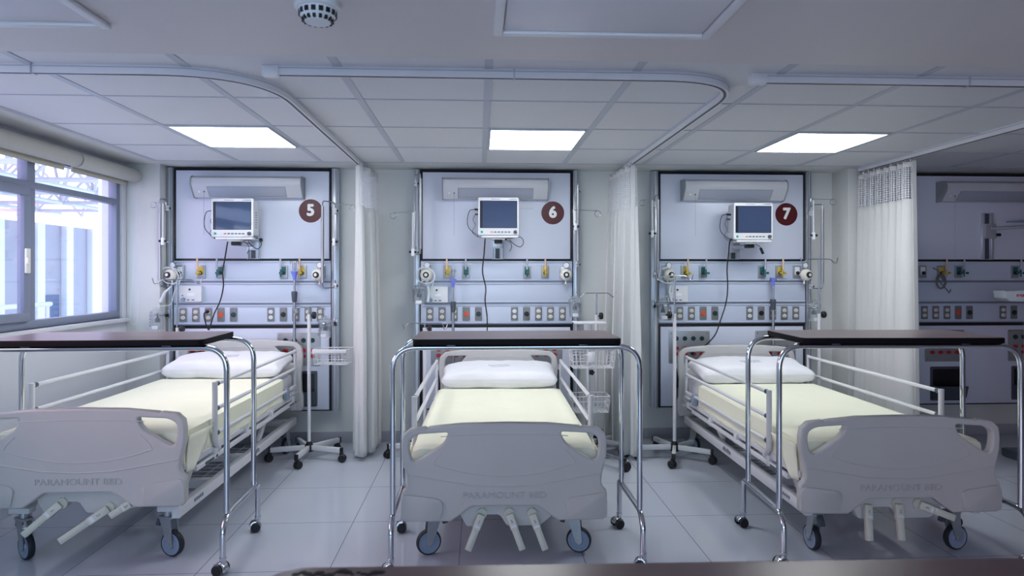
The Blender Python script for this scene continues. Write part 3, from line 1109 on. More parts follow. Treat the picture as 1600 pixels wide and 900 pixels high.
            if drop > 0:
                z = zt - 0.4 * r - (hang - 0.4 * r) * max(drop, side if side > 0 else 0)
                if side > 0:
                    z = zt - 0.4 * r - (hang - 0.4 * r) * max(side, drop)
                    x = sgn * (W + 0.004 - 0.010 * drop)
                    y = yy - 0.004 + 0.03 * side * drop - 0.008 * drop
                else:
                    y = yy - 0.004 - 0.010 * drop + 0.006 * noise.noise(Vector((x * 8, drop * 2, ph)))
            row.append(bm.verts.new((x, y, z)))
        rows.append(row)
    for a, b in zip(rows, rows[1:]):
        for i in range(len(a) - 1):
            bm.faces.new((a[i], a[i + 1], b[i + 1], b[i]))
    # hospital corner: a slanted fold lying on each side near the foot
    for sgn in (-1, 1):
        f = [(sgn * (W + 0.020), 0.10, zt - 0.025), (sgn * (W + 0.026), 0.36, zt - 0.030), (sgn * (W + 0.030), 0.12, zt - hang * 1.25), (sgn * (W + 0.014), 0.075, zt - hang * 1.25)]
        n1, n2 = 8, 8
        gr = []
        for i in range(n1 + 1):
            rr = []
            for j in range(n2 + 1):
                s, u = i / n1, j / n2
                p = (Vector(f[0]) * (1 - s) + Vector(f[1]) * s) * (1 - u) + (Vector(f[3]) * (1 - s) + Vector(f[2]) * s) * u
                p.x += sgn * 0.007 * noise.noise(p * 11 + Vector((ph, 0, 0)))
                rr.append(bm.verts.new(p))
            gr.append(rr)
        for i in range(n1):
            for j in range(n2):
                bm.faces.new((gr[i][j], gr[i + 1][j], gr[i + 1][j + 1], gr[i][j + 1]))
    m = MB(); m.bm.free(); m.bm = bm
    o = m.build('bed_sheet', 'sheet_cream')
    so = o.modifiers.new('thickness', 'SOLIDIFY'); so.thickness = 0.003; so.offset = 1
    o.matrix_world = T
    tag(o, 'smooth pale cream sheet tucked over the mattress of ' + names[bay], 'bed sheet', 'cream bed sheets')
    # pillow
    def pf(q):
        ex = abs(q.x) / 0.40; ey = abs(q.y) / 0.18
        k = math.sqrt(max(0.0, 1 - min(1, ex) ** 5)) * 0.72 + 0.28
        k *= (math.sqrt(max(0.0, 1 - min(1, ey) ** 7)) * 0.45 + 0.55)
        q.z *= k
        q.x *= 1 - 0.035 * (1 - abs(q.z) / 0.075) * 0 - 0.02 * (1 - ey)
        return q
    pm = soft_box(0.405, 0.185, 0.066, 0.040, 60, 30, 10, 0.009, 6.0, pf)
    o = pm.build('pillow', 'pillow_white')
    o.matrix_world = T @ Matrix.Translation((0, 1.775, zt + 0.078)) @ Matrix.Rotation(math.radians(7), 4, 'X')
    tag(o, 'white pillow lying flat at the head of the bed of ' + names[bay], 'pillow', 'white pillows')
    st = MB()
    for r in range(3):
        x = -0.075 + 0.01 * r
        while x < 0.07:
            w = rng.uniform(0.008, 0.018)
            st.box(x, x + w, -0.010 - 0.02 * r, -0.006 - 0.02 * r, 0.0, 0.0012)
            if rng.random() < 0.6: st.box(x, x + 0.003, -0.016 - 0.02 * r, -0.003 - 0.02 * r, 0.0, 0.0012)
            x += w + rng.uniform(0.003, 0.008)
    from mathutils.bvhtree import BVHTree
    tree = BVHTree.FromPolygons([v.co for v in o.data.vertices], [p.vertices for p in o.data.polygons])
    for v in st.bm.verts:
        hit = tree.ray_cast(Vector((v.co.x, v.co.y + 0.02, 0.5)), Vector((0, 0, -1)))[0]
        v.co.y += 0.02
        v.co.z = (hit.z if hit else 0.066) + (0.0012 if v.co.z > 0.0005 else -0.001)
    st.build('laundry_stamp', 'stamp_ink', o)
    return t


# cranks: (x, z) of hub and of the free end, and how far the end comes forward
make_bed(6, 0.118, 3.03, -math.radians(0.9), 0.0, (math.radians(200), math.radians(-15), 1.0, 2.0),
         [(-0.105, 0.222, -0.168, 0.070, 0.03), (0.022, 0.222, 0.082, 0.070, 0.03), (0.128, 0.220, 0.186, 0.068, 0.03)])
make_bed(5, -1.795, 3.08, math.radians(-0.4), 0.075, (math.radians(-35), math.radians(-20), 0.6, 1.4),
         [(-0.095, 0.285, -0.225, 0.165, 0.05), (0.115, 0.262, -0.045, 0.150, 0.09), (0.215, 0.285, 0.135, 0.235, 0.02)])
make_bed(7, 1.935, 2.96, math.radians(-0.9), 0.028, (math.radians(95), math.radians(10), 2.2, 1.2),
         [(-0.140, 0.262, -0.150, 0.105, 0.03), (0.005, 0.262, 0.000, 0.105, 0.03), (0.105, 0.258, 0.250, 0.205, 0.03)])


# ------------------------------------------------------------------ overbed tables
def small_caster(parent, x, y, ang, chrome=True, r=0.024, top=0.075):
    M = Matrix.Translation((x, y, 0)) @ Matrix.Rotation(ang, 4, 'Z')
    f = MB()
    n = 10
    b = MB()
    hood = []
    for k in range(n + 1):
        a = PI * 0.05 + (PI * 1.05) * k / n
        hood.append((0.012 + (r + 0.006) * math.cos(a), r + (r + 0.006) * math.sin(a)))
    b.prism(hood, -0.019, 0.019, 'xz', 0.003, M=M)
    b.lathe([(0, top - 0.03), (0.011, top - 0.03), (0.015, top - 0.012), (0.015, top), (0, top)], seg=14, M=M)
    fo = b.build('caster_hood', 'chrome' if chrome else 'black_plastic', parent)
    w = MB()
    for s in (-1, 1):
        w.lathe([(0, -0.006), (r * 0.9, -0.007), (r, -0.003), (r, 0.004), (r * 0.9, 0.007), (0, 0.006)], origin=(0.012, s * 0.0275, r), axis='y', seg=22, M=M)
    w.lathe([(0, -0.022), (0.005, -0.022), (0.005, 0.022), (0, 0.022)], origin=(0.012, 0, r), axis='y', seg=8, M=M)
    w.build('caster_wheel', 'black_plastic', fo)


def overbed_table(loc, rz, label):
    t = thing('overbed_table', label, 'overbed table', (*loc, 0), rz, 'overbed tables')
    hw = 0.560
    zt = 1.037
    th = 0.027
    zu = zt - th - 0.0135
    yf, yr = -0.195, 0.195
    top = round_poly([(-0.468, -0.235), (0.468, -0.235), (0.468, 0.19), (-0.468, 0.19)], 0.035, 6)
    MB().prism(top, zt - 0.0012, zt, 'xy').build('table_top', 'table_wood', t)
    MB().prism(round_poly([(-0.470, -0.237), (0.470, -0.237), (0.470, 0.192), (-0.470, 0.192)], 0.036, 6), zt - th, zt - 0.0012, 'xy', 0.003).build('edge_band', 'table_edge', t)
    for y in (yf, yr):
        m = MB()
        m.tube(fillet([(-hw, y, 0.252), (-hw, y, zu), (hw, y, zu), (hw, y, 0.252)], 0.11, 12), 0.0128, 14)
        m.build('leg_frame', 'chrome', t)
    for s in (-1, 1):
        m = MB()
        x = s * (hw + 0.002)
        m.tube(fillet([(x, yf - 0.055, 0.07), (x, yf - 0.055, 0.20), (x, yf + 0.0, 0.245), (x, yr + 0.0, 0.245), (x, yr + 0.06, 0.245), (x, yr + 0.06, 0.07)], 0.035, 8), 0.0128, 14)
        m.build('foot_frame', 'chrome', t)
        small_caster(t, x, yf - 0.055, math.radians(200 if s < 0 else 160))
        small_caster(t, x, yr + 0.06, math.radians(190 if s < 0 else 200))
    m = MB()
    for x in (-0.30, 0.30):
        for y in (yf, yr):
            m.box(x - 0.02, x + 0.02, y - 0.015, y + 0.015, zt - th - 0.003, zt - th + 0.0, 0.001)
    m.build('fixing_plate', 'chrome_soft', t)
    return t


t = overbed_table((0.175, 3.205), 0, 'chrome overbed table with dark wooden top standing across the foot of the middle bed')
t = overbed_table((-1.697, 3.235), math.radians(1.5), 'chrome overbed table with dark wooden top at the left, cut by the picture edge')
t = overbed_table((1.945, 3.165), math.radians(-2.2), 'chrome overbed table with dark wooden top turned slightly over the foot of the right bed')


# ------------------------------------------------------------------ headwall service units
UNITS = {5: -1.735, 6: 0.142, 7: 2.02, 8: 4.12}
FY = -0.085        # front of the panels, measured from the wall


def duplex(parent, x, z, m, y):
    for s in (-1, 1):
        zz = z + s * 0.0215
        f = MB().prism([(x + 0.0165 * math.cos(a) * 1.0, zz + 0.0145 * math.sin(a)) for a in [2 * PI * k / 16 for k in range(16)]], y - 0.005, y, 'xz', 0.001)
        r = f.build('receptacle', m, parent)
        if s == 1: first = r
    h = MB()
    for s in (-1, 1):
        zz = z + s * 0.0215
        for q in (-1, 1):
            h.box(x + q * 0.006 - 0.0012, x + q * 0.006 + 0.0012, y - 0.0056, y - 0.0048, zz - 0.002, zz + 0.007)
        h.box(x - 0.002, x + 0.002, y - 0.0056, y - 0.0048, zz - 0.009, zz - 0.005)
    h.build('receptacle_slots', 'socket_black', parent)


def headwall(bay):
    cx = UNITS[bay]
    lab = {5: 'wall service panel of bay 5 with outlets and gas valves, nearest the window', 6: 'wall service panel of bay 6 behind the middle bed',
           7: 'wall service panel of bay 7 behind the right bed', 8: 'dim wall service panel of the last bay, beyond the netted curtain'}[bay]
    t = thing('headwall_unit', lab, 'headwall panel', (cx, WALL, 0), 0, 'wall service panels')
    HX = 0.60
    MB().box(-HX, HX, -0.068, -0.001, 0.262, 2.140, 0.002).build('carcass', 'black_trim', t)
    MB().box(-0.594, 0.594, FY - 0.001, -0.067, 0.93, 1.426).build('rail_backing', 'rail_groove', t)
    P = 0.578
    up = MB().box(-P, P, FY, -0.066, 1.443, 2.118, 0.0015).build('upper_panel', 'laminate_white', t)
    lp = MB().box(-P, P, FY, -0.066, 0.275, 0.905, 0.0015).build('lower_panel', 'laminate_white', t)
    # aluminium service rails
    for k, (z0, z1) in enumerate(((1.268, 1.424), (1.098, 1.256), (0.935, 1.086))):
        r = MB()
        r.box(-0.592, 0.592, FY - 0.004, -0.066, z0 + 0.014, z1 - 0.010, 0.001)
        r.box(-0.592, 0.592, FY - 0.012, -0.066, z1 - 0.010, z1, 0.002)
        r.box(-0.592, 0.592, FY - 0.012, -0.066, z0 + 0.004, z0 + 0.014, 0.002)
        rr = r.build('service_rail', 'rail_aluminium', t)
        MB().box(-0.592, 0.592, FY - 0.003, -0.066, z0 - 0.003, z0 + 0.004).build('rail_groove', 'rail_groove', rr)
    for s in (-1, 1):
        p = MB()
        p.box(s * 0.622 - 0.020, s * 0.622 + 0.020, -0.098, -0.001, 0.262, 2.140, 0.003)
        p.box(s * 0.640 - 0.008, s * 0.640 + 0.008, -0.075, -0.001, 0.262, 2.138, 0.002)
        sp = p.build('side_profile', 'profile_aluminium', t)
        for dx in (-0.012, 0.012):
            MB().box(s * 0.622 + dx - 0.0018, s * 0.622 + dx + 0.0018, -0.0992, -0.097, 0.27, 2.135).build('profile_slot', 'dark_grey_plastic', sp)
    # outlets on the lowest rail
    y = FY - 0.004
    z = 1.012
    kinds = ['socket_ivory', 'socket_ivory', 'socket_ivory', 'O', 'G', None, 'socket_white', 'B', 'socket_ivory', 'socket_ivory', 'socket_ivory']
    xs = [-0.522 + 0.0945 * k for k in range(5)] + [0] + [0.138 + 0.0942 * k for k in range(5)]
    for x, k in zip(xs, kinds):
        if k is None: continue
        if bay == 8 and x > 0.3: continue
        pl = MB().prism(round_rect(x - 0.0275, x + 0.0275, z - 0.0535, z + 0.0535, 0.006, 3), y - 0.006, y, 'xz', 0.0015).build('outlet_plate', 'plate_grey', t)
        if k in ('O', 'G', 'B'):
            mm = {'O': 'socket_orange', 'G': 'socket_green', 'B': 'socket_black'}[k]
            q = MB().lathe([(0, 0), (0.0195, 0), (0.0185, 0.006), (0.010, 0.007), (0, 0.007)], origin=(x, y - 0.006, z), axis='-y', seg=24)
            q.build('round_receptacle', mm, pl)
            h = MB()
            for a in range(3):
                h.box(x + 0.009 * math.cos(a * 2.1) - 0.0015, x + 0.009 * math.cos(a * 2.1) + 0.0015, y - 0.0140, y - 0.0128, z + 0.009 * math.sin(a * 2.1) - 0.003, z + 0.009 * math.sin(a * 2.1) + 0.003)
            h.build('receptacle_slots', 'ink' if k == 'O' else 'key_grey', pl)
        else:
            duplex(pl, x, z, k, y - 0.006)
    # gas outlets on the top rail
    z = 1.342
    for i, (x, k) in enumerate(((-0.540, 'V'), (-0.386, 'Y'), (-0.240, 'G'), (0.235, 'G'), (0.378, 'Y'), (0.522, 'V'))):
        if bay == 8 and x > 0.3: continue
        ya = FY - 0.004
        pl = MB().prism(round_rect(x - 0.031, x + 0.031, z - 0.050, z + 0.050, 0.004, 3), ya - 0.012, ya, 'xz', 0.002).build('gas_outlet', 'steel_plate', t)
        MB().prism(round_rect(x - 0.019, x + 0.019, z - 0.024, z + 0.038, 0.004, 3), ya - 0.016, ya - 0.011, 'xz', 0.001).build('outlet_insert', {'V': 'socket_white', 'Y': 'valve_yellow', 'G': 'valve_green'}[k], pl)
        MB().lathe([(0, 0), (0.014, 0), (0.014, 0.012), (0.009, 0.014), (0, 0.014)], origin=(x, ya - 0.014, z - 0.010), axis='-y', seg=18).build('outlet_socket', 'socket_black', pl)
        if k != 'V':
            dx = {5: -0.010, 6: -0.002, 7: 0.010, 8: 0.016}[bay]
            a = MB()
            a.lathe([(0, 0), (0.008, 0), (0.0095, 0.010), (0.006, 0.030), (0.008, 0.032), (0.008, 0.042), (0, 0.044)], origin=(x, ya - 0.024, z - 0.010), axis='-y', seg=14)
            a.tube([(x, ya - 0.05, z - 0.010), (x + dx, ya - 0.055, z + 0.02)], 0.006, 8)
            a.tube([(x + dx, ya - 0.052, z - 0.04), (x + dx, ya - 0.052, z + 0.02)], 0.005, 8)
            a.lathe([(0, 0), (0.009, 0), (0.009, 0.016), (0, 0.018)], origin=(x + dx * 1.8, ya - 0.058, z - 0.010), axis='x', seg=10)
            ad = a.build('flow_adapter', 'valve_yellow' if k == 'Y' else 'valve_green', pl)
            MB().tube([(x + dx, ya - 0.055, z + 0.018), (x + dx, ya - 0.055, z + 0.060), (x + dx, ya - 0.055, z + 0.104)], [0.0085, 0.0075, 0.0065], 10).build('tapered_stem', 'lever_peach' if k == 'Y' else 'lever_grey', ad)
    # steel instrument plates with sockets and dark recesses on the lower panel
    for s in (-1, 1):
        if bay == 8 and s > 0: pass
        x0, x1 = (-0.515, -0.185) if s < 0 else (0.185, 0.515)
        pl = MB().prism(round_rect(x0, x1, 0.615, 0.872, 0.008, 3), FY - 0.004, FY, 'xz', 0.001).build('instrument_plate', 'steel_plate', t)
        for c in range(4):
            x = x0 + 0.062 + 0.0685 * c
            MB().lathe([(0, 0), (0.0185, 0), (0.0175, 0.005), (0.012, 0.004), (0, 0.004)], origin=(x, FY - 0.004, 0.812), axis='-y', seg=20).build('green_port', 'socket_green', pl)
            for zz in (0.735, 0.690):
                MB().prism([(x + 0.021 * math.cos(a), zz + 0.015 * math.sin(a)) for a in [2 * PI * k / 16 for k in range(16)]], FY - 0.008, FY - 0.004, 'xz', 0.001).build('red_port', 'hole_red', pl)
        sc = MB()
        for xx in (x0 + 0.02, x1 - 0.02):
            for zz in (0.64, 0.852):
                sc.lathe([(0, 0), (0.005, 0), (0.004, 0.002), (0, 0.002)], origin=(xx, FY - 0.004, zz), axis='-y', seg=10)
        sc.build('plate_screws', 'chrome_soft', pl)
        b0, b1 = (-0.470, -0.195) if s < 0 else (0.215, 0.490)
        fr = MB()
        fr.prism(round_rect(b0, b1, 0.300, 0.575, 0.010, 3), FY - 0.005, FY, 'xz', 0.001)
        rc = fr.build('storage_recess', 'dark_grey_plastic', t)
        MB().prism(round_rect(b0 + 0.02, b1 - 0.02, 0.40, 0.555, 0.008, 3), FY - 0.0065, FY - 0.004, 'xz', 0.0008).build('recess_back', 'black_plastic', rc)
        bn = MB()
        bn.prism([(FY - 0.004, 0.315), (FY - 0.060, 0.330), (FY - 0.085, 0.425), (FY - 0.079, 0.425), (FY - 0.055, 0.336), (FY - 0.004, 0.323)], b0 + 0.015, b1 - 0.015, 'yz')
        for xx in (b0 + 0.012, b1 - 0.018):
            bn.prism([(FY - 0.004, 0.315), (FY - 0.060, 0.330), (FY - 0.085, 0.425), (FY - 0.004, 0.425)], xx, xx + 0.005, 'yz')
        bn.build('bin', 'dark_grey_plastic', rc)
    # monitor channel
    ch = MB()
    ch.box(-0.045, 0.055, FY - 0.006, FY, 1.440, 1.82, 0.001)
    for q in (-0.038, 0.038):
        ch.box(q - 0.006 + 0.005, q + 0.006 + 0.005, FY - 0.026, FY - 0.005, 1.440, 1.82, 0.002)
    c = ch.build('mounting_channel', 'profile_aluminium', t)
    MB().box(-0.012, 0.022, FY - 0.0075, FY - 0.0055, 1.445, 1.815).build('channel_slot', 'dark_grey_plastic', c)
    return t


HW = {b: headwall(b) for b in UNITS}


def bay_name(b): return {5: 'bay 5 by the window', 6: 'the middle bay 6', 7: 'bay 7', 8: 'the dim last bay'}[b]


# over-bed light fixtures
for bay, cx in UNITS.items():
    t = thing('bed_light_fixture', 'long grey wall light atop the panel of ' + bay_name(bay), 'wall light', (cx - 0.012, WALL + FY, 0), 0, 'long wall light fixtures')
    poly = [(0, 2.064), (-0.095, 2.062), (-0.122, 2.045), (-0.130, 2.015), (-0.124, 1.985), (-0.060, 1.905), (0, 1.905)]
    MB().prism(poly, -0.402, 0.402, 'yz', 0.003).build('housing', 'fixture_grey', t)
    for s in (-1, 1):
        big = [(0, 2.068), (-0.097, 2.066), (-0.126, 2.048), (-0.134, 2.015), (-0.128, 1.983), (-0.062, 1.901), (0, 1.901)]
        MB().prism(big, s * 0.4025 - (0.008 if s < 0 else 0), s * 0.4025 + (0.008 if s > 0 else 0), 'yz', 0.002).build('end_cap', 'fixture_cap', t)
    # diffuser lies on the slanted lower face
    d = Vector((0, 0.064, -0.080)).normalized()
    n = Vector((0, -0.080, -0.064)).normalized()
    M = Matrix.Translation((0, -0.124, 1.985)) @ Matrix((Vector((1, 0, 0)), d, n)).transposed().to_4x4()
    MB().box(-0.285, 0.285, 0.008, 0.092, -0.002, 0.0015, 0.001, M=M).build('diffuser', 'fixture_lens', t)
    fr = MB()
    for a in (-0.29, 0.286):
        fr.box(a, a + 0.004, 0.004, 0.096, 0.0, 0.003, M=M)
    for a in (0.004, 0.092):
        fr.box(-0.286, 0.286, a, a + 0.004, 0.0, 0.003, M=M)
    fr.build('diffuser_rim', 'fixture_cap', t)
    MB().lathe([(0, 0), (0.009, 0), (0.009, 0.003), (0, 0.004)], seg=14, M=M @ Matrix.Translation((-0.355, 0.05, 0.0))).build('switch_button', 'socket_white', t)
    c = MB().lathe([(0, 0), (0.006, 0), (0.005, 0.006), (0, 0.006)], seg=10, M=M @ Matrix.Translation((-0.318, 0.05, 0.0)))
    c.tube([(-0.318, -0.098, 1.94), (-0.318, -0.098, 1.62 if bay != 8 else 1.45)], 0.0008, 5)
    c.build('pull_cord', 'plate_grey', t)

# number discs
for bay, dx, dz in ((5, 0.438, 1.812), (6, 0.440, 1.805), (7, 0.441, 1.802)):
    t = thing('bay_number_sign', 'round maroon bay sign with white number ' + str(bay), 'sign', (UNITS[bay] + dx, WALL + FY, dz), 0, 'maroon bay number signs')
    MB().lathe([(0, 0), (0.0905, 0), (0.0895, 0.003), (0, 0.003)], axis='-y', seg=64).build('disc', 'disc_maroon', t)
    bold_lettering('numeral', str(bay), 0.120, 'numeral_white', t, (0, -0.0036, 0.002), 0.0055)


# patient monitors
def monitor(bay, loc, rz):
    t = thing('patient_monitor', {5: 'white patient monitor beside the sign 5, its right side showing', 6: 'white patient monitor on the wall panel of bay 6, note beside it',
                                  7: 'white patient monitor beside the sign 7, its left side showing'}[bay], 'monitor', loc, rz, 'patient monitors')
    b = MB()
    b.prism(round_rect(-0.152, 0.152, -0.140, 0.140, 0.012, 4), -0.028, 0.0, 'xz', 0.005)
    b.prism(round_rect(-0.144, 0.144, -0.128, 0.132, 0.014, 4), -0.002, 0.110, 'xz', 0.010)
    b.prism(round_rect(-0.10, 0.10, -0.09, 0.10, 0.02, 4), 0.10, 0.135, 'xz', 0.008)
    b.build('housing', 'monitor_shell', t)
    bz = MB().prism(round_rect(-0.138, 0.138, -0.088, 0.116, 0.003, 2), -0.0295, -0.0275, 'xz').build('screen_bezel', 'screen_border', t)
    MB().prism(round_rect(-0.118, 0.134, -0.084, 0.112, 0.002, 2), -0.0305, -0.029, 'xz').build('screen', 'screen_glass', t)
    k = [('key_green', -0.120, 0.009)]
    for i in range(6):
        m = MB().prism(round_rect(-0.060 + 0.026 * i, -0.042 + 0.026 * i, -0.121, -0.112, 0.002, 2), -0.031, -0.027, 'xz', 0.001)
        m.build('key_button', 'key_orange' if i == 0 else 'key_grey', t)
    MB().lathe([(0, 0), (0.0095, 0), (0.009, 0.004), (0, 0.004)], origin=(-0.124, -0.027, -0.116), axis='-y', seg=18).build('power_button', 'key_green', t)
    MB().lathe([(0, 0), (0.014, 0), (0.0125, 0.014), (0.009, 0.016), (0, 0.016)], origin=(0.124, -0.027, -0.116), axis='-y', seg=24).build('rotary_knob', 'dark_grey_plastic', t)
    # unreadable small marks on the top rim
    mk = MB()
    mk.prism([(0.075, 0.124), (0.085, 0.124), (0.080, 0.131)], -0.0290, -0.0278, 'xz')
    x = 0.09
    rng = random.Random(bay)
    while x < 0.132:
        w = rng.uniform(0.003, 0.006)
        mk.box(x, x + w, -0.029, -0.0278, 0.1245, 0.130); x += w + 0.0015
    x = -0.055
    while x < 0.01:
        w = rng.uniform(0.004, 0.007)
        mk.box(x, x + w, -0.029, -0.0278, 0.1245, 0.1295); x += w + 0.004
    mk.build('rim_marking', 'key_grey', t)
    v = MB()
    for i in range(7):
        v.box(0.1435, 0.1445, 0.03 + 0.0, 0.07, -0.07 + i * 0.018, -0.062 + i * 0.018)
    v.build('side_vents', 'fixture_cap', t)
    # tray, swivel and arm to the wall channel
    tr = MB().box(-0.125, 0.145, -0.022, 0.11, -0.158, -0.143, 0.003)
    tr.box(-0.05, 0.05, 0.0, 0.11, -0.172, -0.157, 0.003)
    tray = tr.build('mount_tray', 'monitor_shell', t)
    return t, tray


MON = {5: ((-1.79, 4.965, 1.735), -0.03), 6: ((0.147, 4.965, 1.753), 0.0), 7: ((2.075, 4.965, 1.724), 0.0)}
for bay, (loc, rz) in MON.items():
    t, tray = monitor(bay, loc, rz)
    bx = UNITS[bay] + 0.005 - loc[0]
    by = WALL + FY - 0.02 - loc[1]
    a = MB()
    a.box(-0.03, 0.03, 0.02, 0.08, -0.20, -0.170, 0.006)
    a.build('swivel_joint', 'black_plastic', tray)
    a = MB()
    a.tube([(0, 0.05, -0.188), (bx, by, -0.188)], 0.016, 12)
    a.box(bx - 0.042, bx + 0.042, by - 0.012, by + 0.0, -0.23, -0.12, 0.003)
    a.build('mount_arm', 'profile_aluminium', tray)
    MB().lathe([(0, 0), (0.013, 0), (0.013, 0.02), (0, 0.02)], origin=(bx + 0.05, by - 0.01, -0.15), axis='x', seg=14).build('arm_knob', 'black_plastic', tray)
    # coiled patient leads hanging at the left side
    L0 = Vector((-0.148, 0.05, 0))
    c = MB()
    c.tube([(-0.145, 0.05, 0.055), (-0.178, 0.05, 0.058)], 0.0075, 8)
    c.tube(smooth_path([(-0.175, 0.05, 0.058), (-0.215, 0.04, 0.045), (-0.232, 0.04, -0.02), (-0.225, 0.04, -0.075), (-0.190, 0.03, -0.115), (-0.160, 0.03, -0.135), (-0.150, 0.04, -0.15)]), 0.0028, 7)
    c.build('patient_lead', 'cable_black', t)
    c = MB()
    c.tube([(-0.145, 0.06, 0.020), (-0.175, 0.06, 0.022)], 0.0065, 8)
    c.tube(smooth_path([(-0.172, 0.06, 0.022), (-0.190, 0.05, -0.02), (-0.172, 0.05, -0.06), (-0.195, 0.05, -0.11), (-0.165, 0.04, -0.145), (-0.13, 0.03, -0.155)]), 0.0022, 7)
    c.build('patient_lead', 'cable_grey', t)
    c = MB()
    c.tube(smooth_path([(-0.178, 0.05, 0.055), (-0.205, 0.06, 0.01), (-0.210, 0.06, -0.05), (-0.180, 0.05, -0.09), (-0.150, 0.05, -0.08)]), 0.0018, 6)
    c.build('patient_lead', 'tube_clear', t)
    c = MB()
    if bay != 7:
        c.tube(smooth_path([(0.02, 0.06, -0.165), (0.10, 0.04, -0.160), (0.165, 0.03, -0.150), (0.190, 0.03, -0.19), (0.165, 0.03, -0.225), (0.12, 0.04, -0.205), (0.085, 0.05, -0.17)]), 0.0028, 7)
        c.tube(smooth_path([(0.03, 0.05, -0.165), (0.085, 0.03, -0.185), (0.100, 0.03, -0.225), (0.085, 0.03, -0.26)]), 0.0024, 6)
    else:
        c.tube(smooth_path([(0.03, 0.05, -0.165), (0.07, 0.03, -0.185), (0.085, 0.03, -0.21)]), 0.0026, 6)
        c.tube([(0.080, 0.03, -0.20), (0.100, 0.03, -0.245)], 0.011, 8)
    c.build('cable_loop', 'cable_black', t)

# power cords of the monitors
CY = 5.08
for bay, pts, lab in ((5, [(356, 376), (352, 400), (348, 425), (349, 447), (344, 470), (334, 492), (327, 514), (324, 512), (320, 500), (319, 490), (324, 487)], 'black power cord hanging from the monitor of bay 5 to its third outlet'),
                      (6, [(758, 374), (756, 400), (754, 425), (759, 450), (758, 470), (761, 495), (761, 520), (757, 545), (756, 575)], 'black power cord hanging from the monitor of bay 6 behind the bed'),
                      (7, [(1140, 378), (1138, 400), (1136, 420), (1137, 450), (1134, 475), (1126, 500), (1118, 522), (1104, 538), (1090, 545), (1082, 552)], 'black power cord curving from the monitor of bay 7 to the steel plate')):
    t = thing('power_cord', lab, 'power cord', at(*pts[0], CY), 0, 'monitor power cords')
    o = Vector(t.location)
    P = [at(x, y, CY + (0.08 if (bay in (5, 7) and i >= len(pts) - 1) else 0.03)) - o for i, (x, y) in enumerate(pts)]
    MB().tube([P[0] + Vector((0.0, -0.04, 0.02))] + smooth_path(P), 0.0048, 8).build('cord', 'cable_black', t)
    if bay != 6:
        e = P[-1]
        MB().lathe([(0, 0), (0.013, 0), (0.015, 0.018), (0.007, 0.036), (0, 0.036)], origin=e + Vector((0, 0.012, 0)), axis='-y', seg=14).build('plug', 'cable_black', t)


# nurse call boxes on the middle rail
for bay in (5, 6, 7):
    x = UNITS[bay] + {5: -0.455, 6: -0.462, 7: -0.450}[bay]
    t = thing('call_box', 'white call unit box on the middle rail of ' + bay_name(bay), 'call box', (x, WALL + FY - 0.004, 1.165 + (0.008 if bay == 5 else 0)), 0, 'white call unit boxes')
    MB().prism(round_rect(-0.082, 0.082, -0.062, 0.062, 0.006, 3), -0.034, 0, 'xz', 0.004).build('housing', 'white_plastic', t)
    MB().prism(round_rect(-0.026, 0.030, -0.020, 0.006, 0.012, 4), -0.0365, -0.033, 'xz', 0.001).build('speaker_window', 'plate_grey' if False else 'socket_white', t)
    for xx, zz, m, r in ((-0.005, 0.034, 'socket_green', 0.008), (-0.058, -0.012, 'ink', 0.005)):
        MB().lathe([(0, 0), (r, 0), (r, 0.003), (0, 0.003)], origin=(xx, -0.034, zz), axis='-y', seg=14).build('button', m, t)
    MB().lathe([(0, 0), (0.016, 0), (0.014, 0.014), (0, 0.016)], origin=(-0.052, -0.034, -0.042), axis='-y', seg=16).build('rubber_plug', 'wheel_blue_grey', t)
    m = MB()
    for k in range(2):
        m.box(-0.024 + 0.034 * k, -0.006 + 0.036 * k, -0.0348, -0.0338, -0.050, -0.042)
    m.build('small_marking', 'key_grey', t)


